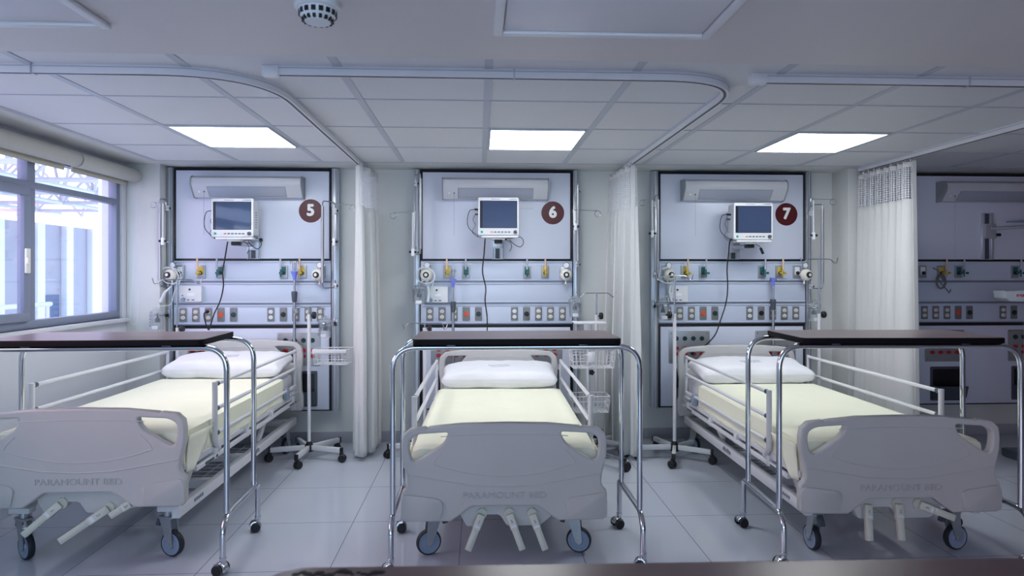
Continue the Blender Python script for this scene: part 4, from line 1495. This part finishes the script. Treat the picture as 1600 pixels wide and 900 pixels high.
# vacuum regulators plugged into the outer gas outlets
REG = {}
for bay in (5, 6, 7):
    for s in (-1, 1):
        x = UNITS[bay] + (-0.540 if s < 0 else 0.522)
        side = 'left' if s < 0 else 'right'
        tilt = {5: 0.10, 6: 0.0, 7: -0.12}[bay]
        # look towards the middle of the room
        z = 1.318
        x += {(5, -1): -0.035, (6, -1): -0.005, (7, -1): -0.005, (5, 1): 0.0, (6, 1): 0.012, (7, 1): 0.03}[(bay, s)]
        t = thing('vacuum_regulator', 'round white suction regulator, %s end of gas rail, %s' % (side, bay_name(bay)), 'vacuum regulator', (x, WALL + FY - 0.016, z), 0, 'round suction regulators')
        M = Matrix.Rotation(-tilt * 2, 4, 'Z')
        MB().lathe([(0, 0.0), (0.018, 0.0), (0.018, 0.030), (0.034, 0.034), (0.045, 0.045), (0.047, 0.060), (0.044, 0.075), (0.034, 0.085), (0.022, 0.090), (0, 0.090)], axis='-y', seg=36, M=M).build('body', 'socket_ivory', t)
        MB().lathe([(0.0, 0.089), (0.0225, 0.089), (0.0235, 0.092), (0.022, 0.102), (0.013, 0.104), (0.012, 0.098), (0, 0.098)], axis='-y', seg=28, M=M).build('knob', 'black_plastic', t)
        MB().lathe([(0, 0.097), (0.0125, 0.097), (0.011, 0.108), (0, 0.109)], axis='-y', seg=20, M=M).build('knob_centre', 'socket_white', t)
        g = MB().lathe([(0, 0.030), (0.0225, 0.030), (0.0235, 0.034), (0.0235, 0.046), (0.0205, 0.048), (0.0205, 0.045), (0, 0.045)], origin=(0.006, 0, 0.074), axis='-y', seg=26, M=M)
        g.tube([(0.006, -0.036, 0.05), (0.0, -0.036, 0.03)], 0.006, 8, M) if False else g.box(0.0, 0.010, -0.042, -0.032, 0.03, 0.056, 0.001)
        gg = g.build('gauge', 'chrome_soft', t)
        MB().lathe([(0, 0.0445), (0.0200, 0.0445), (0.0200, 0.0455), (0, 0.0455)], origin=(0.006, 0, 0.074), axis='-y', seg=26, M=M).build('gauge_face', 'socket_white', gg)
        MB().lathe([(0, 0), (0.007, 0), (0.006, -0.018), (0.009, -0.020), (0.009, -0.028), (0, -0.028)], origin=(0.0, -0.055, -0.044), seg=12).build('outlet_nipple', 'socket_ivory', t)
        REG[(bay, s)] = Vector((x, WALL + FY - 0.016, z))


# suction canisters on the side profiles with their hoses
def canister(bay, s, px, py, Yc, scale=1.0, turned=False):
    p = at(px, py, Yc)
    side = 'left' if s < 0 else 'right'
    t = thing('suction_canister', 'clear suction jar on the %s side of the panel of %s' % (side, bay_name(bay)), 'suction jar', (p.x, p.y, p.z - 0.085), 0, 'clear suction jars')
    R = 0.045
    MB().lathe([(0, 0), (R * 0.86, 0), (R * 0.9, 0.004), (R, 0.115), (R * 1.06, 0.12), (R * 1.06, 0.126), (R * 0.97, 0.126), (R * 0.95, 0.118), (R * 0.86, 0.008), (0, 0.006)], seg=28).build('jar', 'clear_plastic', t)
    lid = MB().lathe([(0, 0.122), (R * 1.08, 0.122), (R * 1.08, 0.134), (R * 0.8, 0.142), (R * 0.3, 0.146), (0.010, 0.17), (0, 0.17)], seg=28)
    lid.tube([(0, 0, 0.15), (-0.030, -0.01, 0.158)], 0.005, 8)
    lid.tube([(0.018, 0, 0.14), (0.018, 0, 0.165)], 0.005, 8)
    lid.build('lid', 'clear_plastic', t)
    fl = MB().lathe([(0, 0.055), (0.017, 0.055), (0.018, 0.062), (0.016, 0.082), (0.005, 0.092), (0.005, 0.122), (0, 0.122)], seg=16)
    fl.build('float_valve', 'dark_grey_plastic', t)
    MB().box(-0.022, 0.022, -R * 1.02, -R * 0.90, 0.004, 0.030, 0.002).build('base_label', 'white_plastic', t)
    m = MB()
    rr = R * 0.965
    for k in range(7):
        a = PI + 0.35 if not turned else -0.35
        z0 = 0.025 + 0.012 * k
        x = rr * math.cos(a); y = -abs(rr * math.sin(a)) - 0.0
        m.box(x - 0.007, x + 0.007, y - 0.004, y - 0.001, z0, z0 + 0.0035)
        m.box(x - 0.007 + 0.010 * (k % 2), x - 0.004 + 0.010 * (k % 2), y - 0.004, y - 0.001, z0, z0 + 0.010)
    m.build('scale_marking', 'key_grey', t)
    # ring bracket back to the profile
    prof_x = UNITS[bay] + s * 0.632 - p.x
    py_ = WALL - 0.10 - p.y
    b = MB()
    b.tube([(1.1 * R * math.cos(2 * PI * k / 24), 1.1 * R * math.sin(2 * PI * k / 24), 0.110) for k in range(24)], 0.003, 6, closed=True)
    dirv = Vector((prof_x, py_, 0)).normalized() * R * 1.1
    b.tube([(dirv.x, dirv.y, 0.110), (prof_x, py_, 0.110)], 0.0045, 8)
    b.box(prof_x - 0.016, prof_x + 0.016, py_ - 0.006, py_ + 0.002, 0.075, 0.14, 0.002)
    br = b.build('ring_bracket', 'chrome_soft', t)
    kn = MB()
    for a in range(4):
        kn.box(-0.004, 0.004, -0.010, 0.0, 0.0, 0.014, 0.001, M=Matrix.Translation((prof_x, py_ - 0.006, 0.095)) @ Matrix.Rotation(a * PI / 2 + PI / 4, 4, 'Y'))
    kn.build('clamp_knob', 'black_plastic', br)
    return p


CAN = {}
for bay, s, px, py, Yc, tr in ((5, -1, 246, 497, 5.06, False), (5, 1, 508, 510, 5.06, False), (6, -1, 655, 458, 5.10, False), (6, 1, 898, 478, 5.10, True), (7, -1, 1036, 482, 5.06, False), (7, 1, 1272, 485, 5.06, False)):
    CAN[(bay, s)] = canister(bay, s, px, py, Yc, turned=tr)

for bay in (5, 6, 7):
    a = REG[(bay, -1)]
    c = CAN[(bay, -1)]
    t = thing('suction_hose', 'clear hose looped round the left regulator of ' + bay_name(bay), 'hose', a, 0, 'clear suction hoses')
    P = []
    yy = -0.105
    for k in range(30):
        an = -PI / 2 + 2 * PI * k / 13
        rr = 0.066 + 0.007 * math.sin(k * 0.9)
        P.append(Vector((rr * math.cos(an) - 0.004, yy + 0.0045 * k / 2, rr * math.sin(an) - 0.006)))
    e = c - a
    tail = [P[-1] + Vector((-0.01, -0.01, -0.03)), Vector((e.x * 0.4 + 0.05, -0.07, -0.13)), Vector((e.x * 0.7 + 0.045, -0.07, e.z + 0.10)), Vector((e.x + 0.018, e.y + 0.0, e.z + 0.088))]
    MB().tube([Vector((0, -0.055, -0.068)), Vector((0, -0.07, -0.08))] + smooth_path(P[1:] + tail, 3), 0.0036, 7).build('hose', 'tube_clear', t)
    z0 = -0.10
    MB().tube([(0.010, -0.09, -0.085), (-0.0 + {5: -0.035, 6: 0.025, 7: 0.0}[bay], -0.092, -0.13), ({5: -0.07, 6: 0.015, 7: 0.02}[bay], -0.092, -0.205)], [0.004, 0.011, 0.013], 10).build('hose_wrapper', 'tube_clear', t)


# ------------------------------------------------------------------ chrome swing tubes and hook rods along the side profiles
def swing_tube(bay, s, px, ytop, ybot, reach=None):
    Y = 5.10
    a = at(px, ytop, Y); b = at(px, ybot, Y)
    side = 'left' if s < 0 else 'right'
    t = thing('swing_tube', 'tall chrome tube clamped to the %s profile of %s' % (side, bay_name(bay)), 'chrome tube', (a.x, Y, 0), 0, 'chrome tubes on the panel sides')
    prx = UNITS[bay] + s * 0.630 - a.x
    yy = WALL - 0.10 - Y
    z1, z0 = a.z - 0.035, b.z + 0.035
    MB().tube([(0, 0, z0), (0, 0, z1)], 0.0115, 14).build('tube', 'satin_steel', t)
    for z, d in ((z1, 1), (z0, -1)):
        MB().tube(fillet([(0, 0, z - d * 0.005), (0, 0, z + d * 0.040), (prx, yy - 0.012, z + d * 0.040), (prx, yy - 0.012, z - d * 0.02)], 0.028, 6), 0.0045, 8).build('bent_end', 'chrome_soft', t)
        MB().box(prx - 0.012, prx + 0.012, yy - 0.020, yy + 0.001, z - 0.045, z - 0.005, 0.003).build('clamp', 'white_plastic', t)
        k = MB()
        for q in (-1, 1):
            k.lathe([(0, 0), (0.006, 0.002), (0.008, 0.010), (0, 0.014)], origin=(prx + q * 0.012, yy - 0.014, z - 0.025), axis='x', seg=8, M=None)
        k.build('clamp_knobs', 'black_plastic', t)


swing_tube(5, -1, 250, 311, 446)
swing_tube(5, 1, 504, 315, 449)
swing_tube(6, -1, 657, 272, 396)
swing_tube(6, 1, 903, 285, 415)
swing_tube(7, -1, 1028, 305, 432)
swing_tube(7, 1, 1285, 320, 450)


def hook_rod(bay, s, ring, inner, rodx, rtop, rbot):
    Y = 5.03
    o = at(rodx, rtop, Y)
    side = 'left' if s < 0 else 'right'
    t = thing('drip_hook', 'thin drip hook with ring end, %s side of %s' % (side, bay_name(bay)), 'drip hook', o, 0, 'drip hooks with ring ends')
    r = at(*ring, Y) - o; i = at(*inner, Y) - o; b = at(rodx, rbot, Y) - o
    m = MB()
    m.tube([Vector((0, 0, 0.0)), b], 0.0065, 10)
    m.build('rod', 'white_enamel', t)
    m = MB()
    rad = 0.022
    sg = 1 if r.x > i.x else -1
    pts = [Vector((0, 0, i.z)), Vector((r.x, 0, r.z + rad))]
    for k in range(1, 20):
        an = PI / 2 - sg * 2 * PI * k / 20
        pts.append(Vector((r.x + rad * math.cos(an), 0.004 * k / 10, r.z + rad * math.sin(an))))
    m.tube(pts, 0.0026, 7)
    m.tube(fillet([(0.0, 0, i.z), (-sg * 0.02, 0, i.z + 0.008), (-sg * 0.022, 0, i.z - 0.02)], 0.008), 0.0024, 6)
    m.build('hook_wire', 'chrome_soft', t)
    prx = UNITS[bay] + s * 0.630 - o.x
    yy = WALL - 0.10 - Y
    m = MB().box(-0.011, 0.011, -0.012, 0.012, b.z + 0.0, b.z + 0.055, 0.003)
    m.tube([(0, 0.0, b.z + 0.03), (prx, yy, b.z + 0.03)], 0.006, 8)
    m.build('clamp', 'socket_white', t)
    for q in (-1, 1):
        MB().lathe([(0, 0), (0.007, 0.002), (0.010, 0.012), (0.006, 0.018), (0, 0.018)], origin=(q * 0.011, -0.006, b.z + 0.03), axis='x', seg=10, M=None if q > 0 else Matrix.Translation((-0.018, 0, 0))).build('clamp_knob', 'black_plastic', t)


hook_rod(5, -1, (239, 320), (256, 317), 254.5, 318, 383)
hook_rod(5, 1, (551, 325), (522, 319), 522, 320, 384)
hook_rod(6, -1, (614, 337), (643, 332), 645, 332, 400)
hook_rod(6, 1, (934, 334), (906, 328), 899, 330, 360)
hook_rod(7, -1, (1004, 317), (1018, 313), 1019, 313, 371)
hook_rod(7, 1, (1302, 316), (1272, 311), 1271, 313, 374)


# ------------------------------------------------------------------ telescopic drip poles at the bed heads
def bed_pole(bay, px, ytop, ycol, ygrip, base_z, hookw):
    Y = 5.135
    o = at(px, ycol, Y)
    t = thing('bed_drip_pole', 'drip pole with violet collar behind the bed head of ' + bay_name(bay), 'drip pole', (o.x, Y, 0), 0, 'drip poles with violet collars')
    zc = o.z; zt = at(px, ytop, Y).z; zg = at(px, ygrip, Y).z
    MB().tube([(0, 0, zg), (0, 0, zc - 0.01)], 0.0085, 12).build('upper_tube', 'chrome_soft', t)
    MB().tube([(0, 0, base_z), (0, 0, zg)], 0.0115, 12).build('lower_tube', 'chrome_soft', t)
    MB().lathe([(0, zg - 0.045), (0.015, zg - 0.045), (0.018, zg - 0.03), (0.0215, zg + 0.01), (0.0225, zg + 0.03), (0.019, zg + 0.038), (0, zg + 0.038)], seg=20).build('locking_grip', 'dark_grey_plastic', t)
    MB().lathe([(0, zc - 0.035), (0.011, zc - 0.035), (0.013, zc - 0.01), (0.020, zc + 0.008), (0.026, zc + 0.022), (0.026, zc + 0.030), (0.012, zc + 0.032), (0, zc + 0.032)], seg=20).build('collar', 'violet_plastic', t)
    for k in range(4):
        a = k * PI / 2 + 0.4
        c, s = math.cos(a), math.sin(a)
        MB().tube(smooth_path([(0.010 * c, 0.010 * s, zc + 0.02), (0.014 * c, 0.014 * s, zt - 0.01), (hookw * c, hookw * s, zt), (hookw * 1.2 * c, hookw * 1.2 * s, zt - 0.012), (hookw * 1.1 * c, hookw * 1.1 * s, zt - 0.022)], 4), 0.0022, 6).build('hook', 'chrome_soft', t)
    # clamp to the bed head
    m = MB().box(-0.016, 0.016, -0.055, 0.014, base_z, base_z + 0.05, 0.004)
    m.build('socket', 'white_enamel', t)


bed_pole(5, 460, 408, 430, 463, 0.30, 0.025)
bed_pole(6, 708, 421, 442, 479, 0.25, 0.020)
bed_pole(7, 1208, 434, 440, 475, 0.27, 0.028)


# ------------------------------------------------------------------ rolling drip stands
def drip_stand(px, Y, ytop, ywhite, rot, hook_w, hook_rot, label, basket=None, knob_side=1, legs=5, drop=True):
    o = at(px, 600, Y)
    t = thing('drip_stand', label, 'drip stand', (o.x, Y, 0), 0, 'rolling white drip stands')
    zt = at(px, ytop, Y).z; zw = at(px, ywhite, Y).z
    MB().tube([(0, 0, 0.085), (0, 0, zw)], 0.0125, 14).build('lower_pole', 'white_enamel', t)
    MB().tube([(0, 0, zw), (0, 0, zt)], 0.0065, 12).build('upper_pole', 'chrome_soft', t)
    k = MB().lathe([(0, 0), (0.006, 0), (0.006, 0.012), (0.022, 0.014), (0.026, 0.020), (0.026, 0.034), (0.022, 0.040), (0, 0.040)], origin=(0.008 * knob_side, 0, zw - 0.008), axis='x', seg=18, M=Matrix.Identity(4) if knob_side > 0 else None)
    if knob_side < 0:
        bmesh.ops.transform(k.bm, matrix=Matrix.Translation((-0.055, 0, 0)), verts=k.bm.verts)
    k.build('height_knob', 'black_plastic', t)
    c, s = math.cos(hook_rot), math.sin(hook_rot)
    for q in (-1, 1):
        w = hook_w
        pts = [(0, 0), (q * w * 0.62, 0), (q * w * 0.80, -0.028), (q * w * 0.93, -0.030), (q * w, 0.012)] if drop else [(0, 0), (q * w * 0.80, 0), (q * w * 0.84, -0.045), (q * w * 0.92, -0.045), (q * w, -0.008)]
        MB().tube(fillet([(a * c, a * s, zt + b) for a, b in pts], 0.02, 5), 0.0038, 8).build('hook_arm', 'chrome_soft', t)
    hub = MB().lathe([(0, 0.055), (0.030, 0.055), (0.032, 0.06), (0.032, 0.095), (0.020, 0.115), (0.016, 0.125), (0, 0.125)], seg=20)
    hub.build('hub', 'black_plastic', t)
    for i in range(legs):
        a = rot + 2 * PI * i / legs
        M = Matrix.Rotation(a, 4, 'Z')
        lg = MB().box(0.02, 0.265, -0.012, 0.012, 0.066, 0.100, 0.002, M=M).build('base_leg', 'white_enamel', t)
        MB().box(0.262, 0.276, -0.0135, 0.0135, 0.062, 0.103, 0.002, M=M).build('leg_cap', 'black_plastic', lg)
        w = MB()
        W = M @ Matrix.Translation((0.262, 0, 0)) @ Matrix.Rotation(a * 1.7 + 1.0, 4, 'Z')
        for q in (-1, 1):
            w.lathe([(0, -0.007), (0.024, -0.008), (0.0275, -0.004), (0.0275, 0.004), (0.024, 0.008), (0, 0.007)], origin=(0.012, q * 0.012, 0.0275), axis='y', seg=20, M=W)
        w.box(-0.008, 0.022, -0.006, 0.006, 0.02, 0.066, 0.002, M=W)
        w.build('caster', 'black_plastic', lg)
    return t


def wire_basket(t, cx, cy, z0, z1, hx, hy, rot=0.0, rim=0.003):
    M = Matrix.Translation((cx, cy, 0)) @ Matrix.Rotation(rot, 4, 'Z')
    q = MB()
    def P(x, y, z): return M @ Vector((x, y, z))
    k0 = 0.90
    rr = round_poly([(-hx, -hy), (hx, -hy), (hx, hy), (-hx, hy)], 0.02, 4)
    q.tube([P(x, y, z1) for x, y in rr], rim, 8, closed=True)
    b = q.build('basket_rim', 'white_enamel', t)
    w = MB()
    for f in (0.0, 0.35, 0.7):
        k = k0 + (1 - k0) * f
        w.tube([P(x * k, y * k, z0 + (z1 - z0) * f) for x, y in rr], 0.0021, 5, closed=True)
    n = max(4, int(hx * 2 / 0.026))
    for i in range(n + 1):
        x = -hx + 2 * hx * i / n
        w.tube([P(x, -hy, z1), P(x * k0, -hy * k0, z0), P(x * k0, hy * k0, z0), P(x, hy, z1)], 0.0021, 4)
    n = max(3, int(hy * 2 / 0.03))
    for i in range(n + 1):
        y = -hy + 2 * hy * i / n
        w.tube([P(-hx, y, z1), P(-hx * k0, y * k0, z0), P(hx * k0, y * k0, z0), P(hx, y, z1)], 0.0021, 4)
    w.build('basket_wire', 'white_enamel', b)


t = drip_stand(483, 4.84, 480, 491, math.radians(-22), 0.11, 0.25, 'white rolling drip stand with wire basket between bed 5 and curtain', knob_side=1, drop=False)
z = 0.0
o = at(516, 545, 4.78) - Vector(t.location)
wire_basket(t, 0.175, -0.02, at(516, 569, 4.78).z, at(516, 548, 4.78).z + 0.01, 0.125, 0.075, -0.10, 0.0035)
m = MB().box(0.05, 0.29, -0.100, -0.0965, at(516, 551, 4.78).z, at(516, 547, 4.78).z + 0.01, 0.001, M=Matrix.Rotation(-0.05, 4, 'Z'))
m.build('basket_plate', 'white_enamel', t)
drip_stand(277, 4.98, 437, 512, 0.3, 0.175, 0.05, 'white rolling drip stand standing left of the head of bed 5 by the window', knob_side=1, drop=True)
drip_stand(664, 4.90, 505, 512, 0.9, 0.165, -0.05, 'low rolling drip stand behind the left end of the middle overbed table', knob_side=1, drop=False)
drip_stand(932, 4.95, 458, 492, 0.5, 0.150, 0.04, 'rolling drip stand with wide hook bar between the basket trolley and the middle curtain', knob_side=1, drop=True)
drip_stand(1054, 4.72, 431, 490, math.radians(-108), 0.135, 0.0, 'white rolling drip stand at the left of the head of bed 7', knob_side=-1, drop=True)
drip_stand(1280, 4.95, 405, 490, 0.2, 0.150, 0.05, 'white rolling drip stand right of the head of bed 7', knob_side=1, drop=True)

# basket trolley between bed 6 and the curtain
o = at(919, 600, 4.66)
t = thing('basket_trolley', 'rolling instrument trolley with two white wire baskets beside the middle bed', 'trolley', (o.x, 4.66, 0))
MB().tube([(0, 0, 0.10), (0, 0, 0.97)], 0.016, 14).build('pole', 'profile_aluminium', t)
MB().box(-0.10, 0.115, -0.06, 0.06, 0.975, 0.99, 0.004).build('top_plate', 'white_enamel', t)
m = MB().tube([(-0.10, -0.062, 0.985), (-0.10, 0.062, 0.985)], 0.007, 8).tube([(0.115, -0.062, 0.985), (0.115, 0.062, 0.985)], 0.007, 8)
m.build('top_rail', 'white_enamel', t)
MB().lathe([(0, 0.93), (0.030, 0.93), (0.030, 0.965), (0.035, 0.975), (0, 0.975)], seg=20).build('top_collar', 'white_enamel', t)
wire_basket(t, 0.02, -0.03, 0.675, 0.808, 0.155, 0.085, 0.0, 0.0075)
wire_basket(t, 0.00, -0.03, 0.370, 0.480, 0.135, 0.085, 0.0, 0.003)
MB().box(-0.022, 0.028, -0.123, -0.117, 0.715, 0.79, 0.002).build('basket_bracket', 'white_enamel', t)
k = MB()
for a in range(5):
    an = 2 * PI * a / 5
    k.lathe([(0, 0), (0.009, 0), (0.009, 0.014), (0, 0.014)], origin=(0.02 + 0.012 * math.cos(an), -0.018, 0.635 + 0.012 * math.sin(an)), axis='-y', seg=10)
k.lathe([(0, 0), (0.014, 0), (0.014, 0.015), (0, 0.015)], origin=(0.02, -0.018, 0.635), axis='-y', seg=12)
k.build('clamp_knob', 'black_plastic', t)
MB().lathe([(0, 0.07), (0.04, 0.07), (0.035, 0.11), (0.02, 0.13), (0, 0.13)], seg=20).build('hub', 'galvanised', t)
for i in range(5):
    a = math.radians(-50) + 2 * PI * i / 5
    M = Matrix.Rotation(a, 4, 'Z')
    lg = MB().prism([(0.02, 0.105), (0.31, 0.085), (0.31, 0.070), (0.02, 0.075)], -0.016, 0.016, 'xz', 0.004, M=M).build('base_leg', 'chrome_soft', t)
    MB().box(0.29, 0.325, -0.020, 0.020, 0.068, 0.092, 0.005, M=M).build('leg_tip', 'black_plastic', lg)
    W = M @ Matrix.Translation((0.31, 0, 0)) @ Matrix.Rotation(a + 2.2, 4, 'Z')
    w = MB()
    for q in (-1, 1):
        w.lathe([(0, -0.009), (0.030, -0.010), (0.035, -0.004), (0.035, 0.004), (0.030, 0.010), (0, 0.009)], origin=(0.014, q * 0.017, 0.035), axis='y', seg=22, M=W)
    w.build('caster_wheel', 'black_plastic', lg)
    MB().box(-0.02, 0.036, -0.007, 0.007, 0.03, 0.074, 0.003, M=W).box(-0.005, 0.03, -0.026, 0.026, 0.045, 0.055, 0.002, M=W).build('caster_cover', 'white_plastic', lg)

# paper note beside the monitor of bay 6
o = at(823.5, 318, 5.2)
t = thing('paper_note', 'small white paper note with grey scribbles taped below the light of bay 6', 'note', (o.x, WALL + FY - 0.002, o.z))
MB().box(-0.058, 0.058, -0.001, 0.001, -0.048, 0.048).build('sheet', 'paper', t)
m = MB()
rng = random.Random(3)
for r, (zz, x0, x1) in enumerate(((0.028, -0.045, 0.02), (0.006, -0.035, 0.045), (-0.040, -0.05, 0.05))):
    x = x0
    pts = []
    while x < x1:
        pts.append((x, -0.0018, zz + rng.uniform(-0.006, 0.006))); x += 0.005
    m.tube(pts, 0.0007, 4)
m.build('scribble', 'wheel_blue_grey', t)

# arm on the channel of bay 8 and the scale display
o = Vector((UNITS[8] + 0.0, WALL + FY - 0.03, 1.70))
t = thing('monitor_arm', 'empty grey monitor arm on the wall channel of the dim last bay', 'monitor arm', o)
MB().box(-0.04, 0.05, -0.02, 0.004, -0.09, 0.03, 0.004).build('slider', 'profile_aluminium', t)
MB().tube([(0.0, -0.03, -0.01), (0.35, -0.16, 0.01)], 0.013, 10).build('arm', 'profile_aluminium', t)
MB().box(0.08, 0.42, -0.26, -0.08, 0.035, 0.045, 0.003).build('tray', 'wheel_blue_grey', t)
MB().tube([(0.34, -0.158, 0.0), (0.34, -0.158, 0.04)], 0.018, 12).build('swivel', 'plate_grey', t)
MB().lathe([(0, 0), (0.013, 0), (0.013, 0.03), (0, 0.03)], origin=(0.05, -0.02, -0.06), axis='x', seg=12).build('knob', 'black_plastic', t)

o = at(1600, 600, 4.6)
t = thing('column_scale', 'white column weighing scale with angled display head at the right picture edge', 'scale', (o.x + 0.03, 4.62, 0))
o2 = at(1567, 455, 4.55) - Vector((t.location.x, 4.62, 0))
hd = MB().prism([(o2.x, 1.155), (o2.x + 0.03, 1.13), (0.20, 1.125), (0.20, 1.21), (o2.x - 0.005, 1.205)], -0.10, 0.02, 'xz', 0.010)
h = hd.build('display_head', 'scale_head', t)
lettering('brand_lettering', 'seca', 0.034, 0.0006, 'red_lettering', h, (o2.x + 0.105, -0.1008, 1.176), bold=0.001)
MB().box(0.0, 0.05, -0.02, 0.02, 0.03, 1.14, 0.006).build('column', 'scale_head', t)
MB().box(-0.14, 0.20, -0.30, 0.06, 0.0, 0.06, 0.012).build('platform', 'dark_grey_plastic', t)
# hose hanging in bay 8
o = at(1470, 440, 5.12)
t = thing('coiled_hose', 'grey coiled hose hanging on the gas rail of the dim last bay', 'hose', o)
P = [Vector((0.035 * math.cos(a) - 0.01, -0.002 * a, 0.055 * math.sin(a))) for a in [0.35 * k for k in range(45)]]
MB().tube([Vector((0.0, 0.09, 0.11)), Vector((-0.01, 0.02, 0.09))] + P + [Vector((0.05, -0.03, -0.09)), Vector((0.06, -0.03, -0.06))], 0.0045, 7).build('hose', 'plate_grey', t)


# ------------------------------------------------------------------ curtains
def curtain(label, x0, y0, x1, y1, ztop, znet, zbot, pleats, amp0, amp1, seed, hooks, extra=1.0):
    """cloth hung from the track between (x0,y0) near and (x1,y1) far"""
    t = thing('privacy_curtain', label, 'curtain', (x0, y0, 0), 0, 'white privacy curtains')
    rng = random.Random(seed)
    ph = [rng.uniform(-0.35, 0.35) for _ in range(pleats + 2)]
    am = [rng.uniform(0.65, 1.15) for _ in range(pleats + 2)]
    D = Vector((x1 - x0, y1 - y0, 0)); L_ = D.length
    d = D.normalized(); n = Vector((d.y, -d.x, 0))
    N = pleats * 14

    def pos(i, z):
        s = i / N
        f = (ztop - z) / (ztop - zbot)
        amp = amp0 + (amp1 - amp0) * min(1, f * 1.6)
        k = s * pleats
        j = int(min(pleats - 1, k))
        w = math.sin(2 * PI * k + ph[j] * math.sin(PI * (k - j)))
        w = math.copysign(abs(w) ** 0.8, w)
        a = amp * am[j]
        spread = 1.0 + 0.06 * f * extra
        along = (s - 0.5) * L_ * spread + 0.5 * L_ + 0.022 * math.sin(4 * PI * k + seed) * (0.3 + f)
        off = a * w + 0.012 * f * noise.noise(Vector((s * 9, z * 1.2, seed)))
        return d * along + n * off

    def strip(z_hi, z_lo, rows, name, m, uv=False, jag=0.0, parent=None):
        bm = bmesh.new()
        uvl = bm.loops.layers.uv.new('UVMap')
        g = []
        al = [0.0]
        for i in range(N):
            al.append(al[-1] + (pos(i + 1, z_hi) - pos(i, z_hi)).length)
        for r in range(rows + 1):
            z = z_hi + (z_lo - z_hi) * r / rows
            row = []
            for i in range(N + 1):
                p = pos(i, z)
                zz = z
                if jag and r == 0:
                    zz -= jag * abs(math.sin(PI * pleats * i / N))
                v = bm.verts.new((p.x, p.y, zz))
                row.append((v, al[i], zz))
            g.append(row)
        for a, b in zip(g, g[1:]):
            for i in range(N):
                q = (a[i], a[i + 1], b[i + 1], b[i])
                f = bm.faces.new([w[0] for w in q])
                for lp, w in zip(f.loops, q): lp[uvl].uv = (w[1], w[2])
        mb = MB(); mb.bm.free(); mb.bm = bm
        o = mb.build(name, m, t)
        if name != 'net_header':
            so = o.modifiers.new('thickness', 'SOLIDIFY'); so.thickness = 0.0014; so.offset = 0
        return o
    strip(ztop, ztop - 0.048, 2, 'heading_tape', 'curtain_heading', jag=0.014)
    strip(ztop - 0.046, znet, 6, 'net_header', 'curtain_net')
    strip(znet + 0.004, zbot, 34, 'cloth', 'curtain_cloth')
    # white edge hem
    e = MB()
    P = [pos(0, z) + Vector((0, 0, z)) for z in [ztop - 0.01, ztop - 0.3, (ztop + zbot) / 2, zbot + 0.01]]
    for a, b in zip(P, P[1:]):
        pass
    e.bm.free(); e = MB()
    w = 0.014
    ring = []
    for p in P:
        ring.append([e.bm.verts.new(p + q) for q in (d * -0.002 + n * -w, d * -0.002 + n * w, d * 0.003 + n * w, d * 0.003 + n * -w)])
    for a, b in zip(ring, ring[1:]):
        for k in range(4):
            e.bm.faces.new((a[k], a[(k + 1) % 4], b[(k + 1) % 4], b[k]))
    e.bm.faces.new(ring[0]); e.bm.faces.new(ring[-1][::-1])
    e.build('edge_hem', 'curtain_heading', t)
    for k in range(hooks):
        s = (k + 0.5) / hooks
        base = d * (s * L_)
        MB().tube([base + Vector((0, 0, CEIL - 0.03)), base + Vector((0, 0, ztop + 0.004)), base + n * 0.006 + Vector((0, 0, ztop - 0.02)), base + n * 0.010 + Vector((0, 0, ztop - 0.008))], 0.0022, 6).build('curtain_hook', 'chrome_soft', t)


curtain('white netted privacy curtain bunched between bay 5 and bay 6', -0.86, 4.78, -0.80, 5.23, 2.105, 1.80, 0.03, 4, 0.05, 0.085, 3, 5)
curtain('white netted privacy curtain bunched between bay 6 and bay 7', 1.09, 4.66, 1.06, 5.23, 2.105, 1.80, 0.03, 5, 0.045, 0.085, 8, 6)
curtain('wide white netted privacy curtain drawn in front of the dim last bay', 2.95, 4.38, 2.955, 5.02, 2.105, 1.835, 0.03, 8, 0.030, 0.050, 5, 9)

# ------------------------------------------------------------------ desk edge in the foreground
t = thing('foreground_table', 'blurred dark reddish table top across the bottom edge of the picture', 'table', (0, 0, 0))
y1 = 1.05
zz = CAMH - (880 - 427) / F * y1 * 1.0
xl = at(418, 885, y1).x
MB().prism(round_poly([(xl, 0.45), (2.3, 0.45), (2.3, y1 - 0.05), (xl, y1)], 0.07, 8), zz - 0.03, zz, 'xy', 0.004).build('table_top', 'bench_wood', t)
sm = MB()
rng = random.Random(11)
for k in range(16):
    cx_ = xl + 0.05 + 0.0085 * k; cy_ = y1 - 0.022 + rng.uniform(-0.008, 0.006); r_ = rng.uniform(0.004, 0.010)
    sm.lathe([(0, 0), (r_, 0), (r_ * 0.8, 0.0006), (0, 0.0006)], origin=(cx_, cy_, zz), seg=9)
sm.build('scuff_marks', 'table_edge', t)
for x in (xl + 0.08, 2.2):
    for y in (0.52, 0.92):
        MB().box(x - 0.02, x + 0.02, y - 0.02, y + 0.02, 0.0, zz - 0.03, 0.003).build('leg', 'dark_grey_plastic', t)
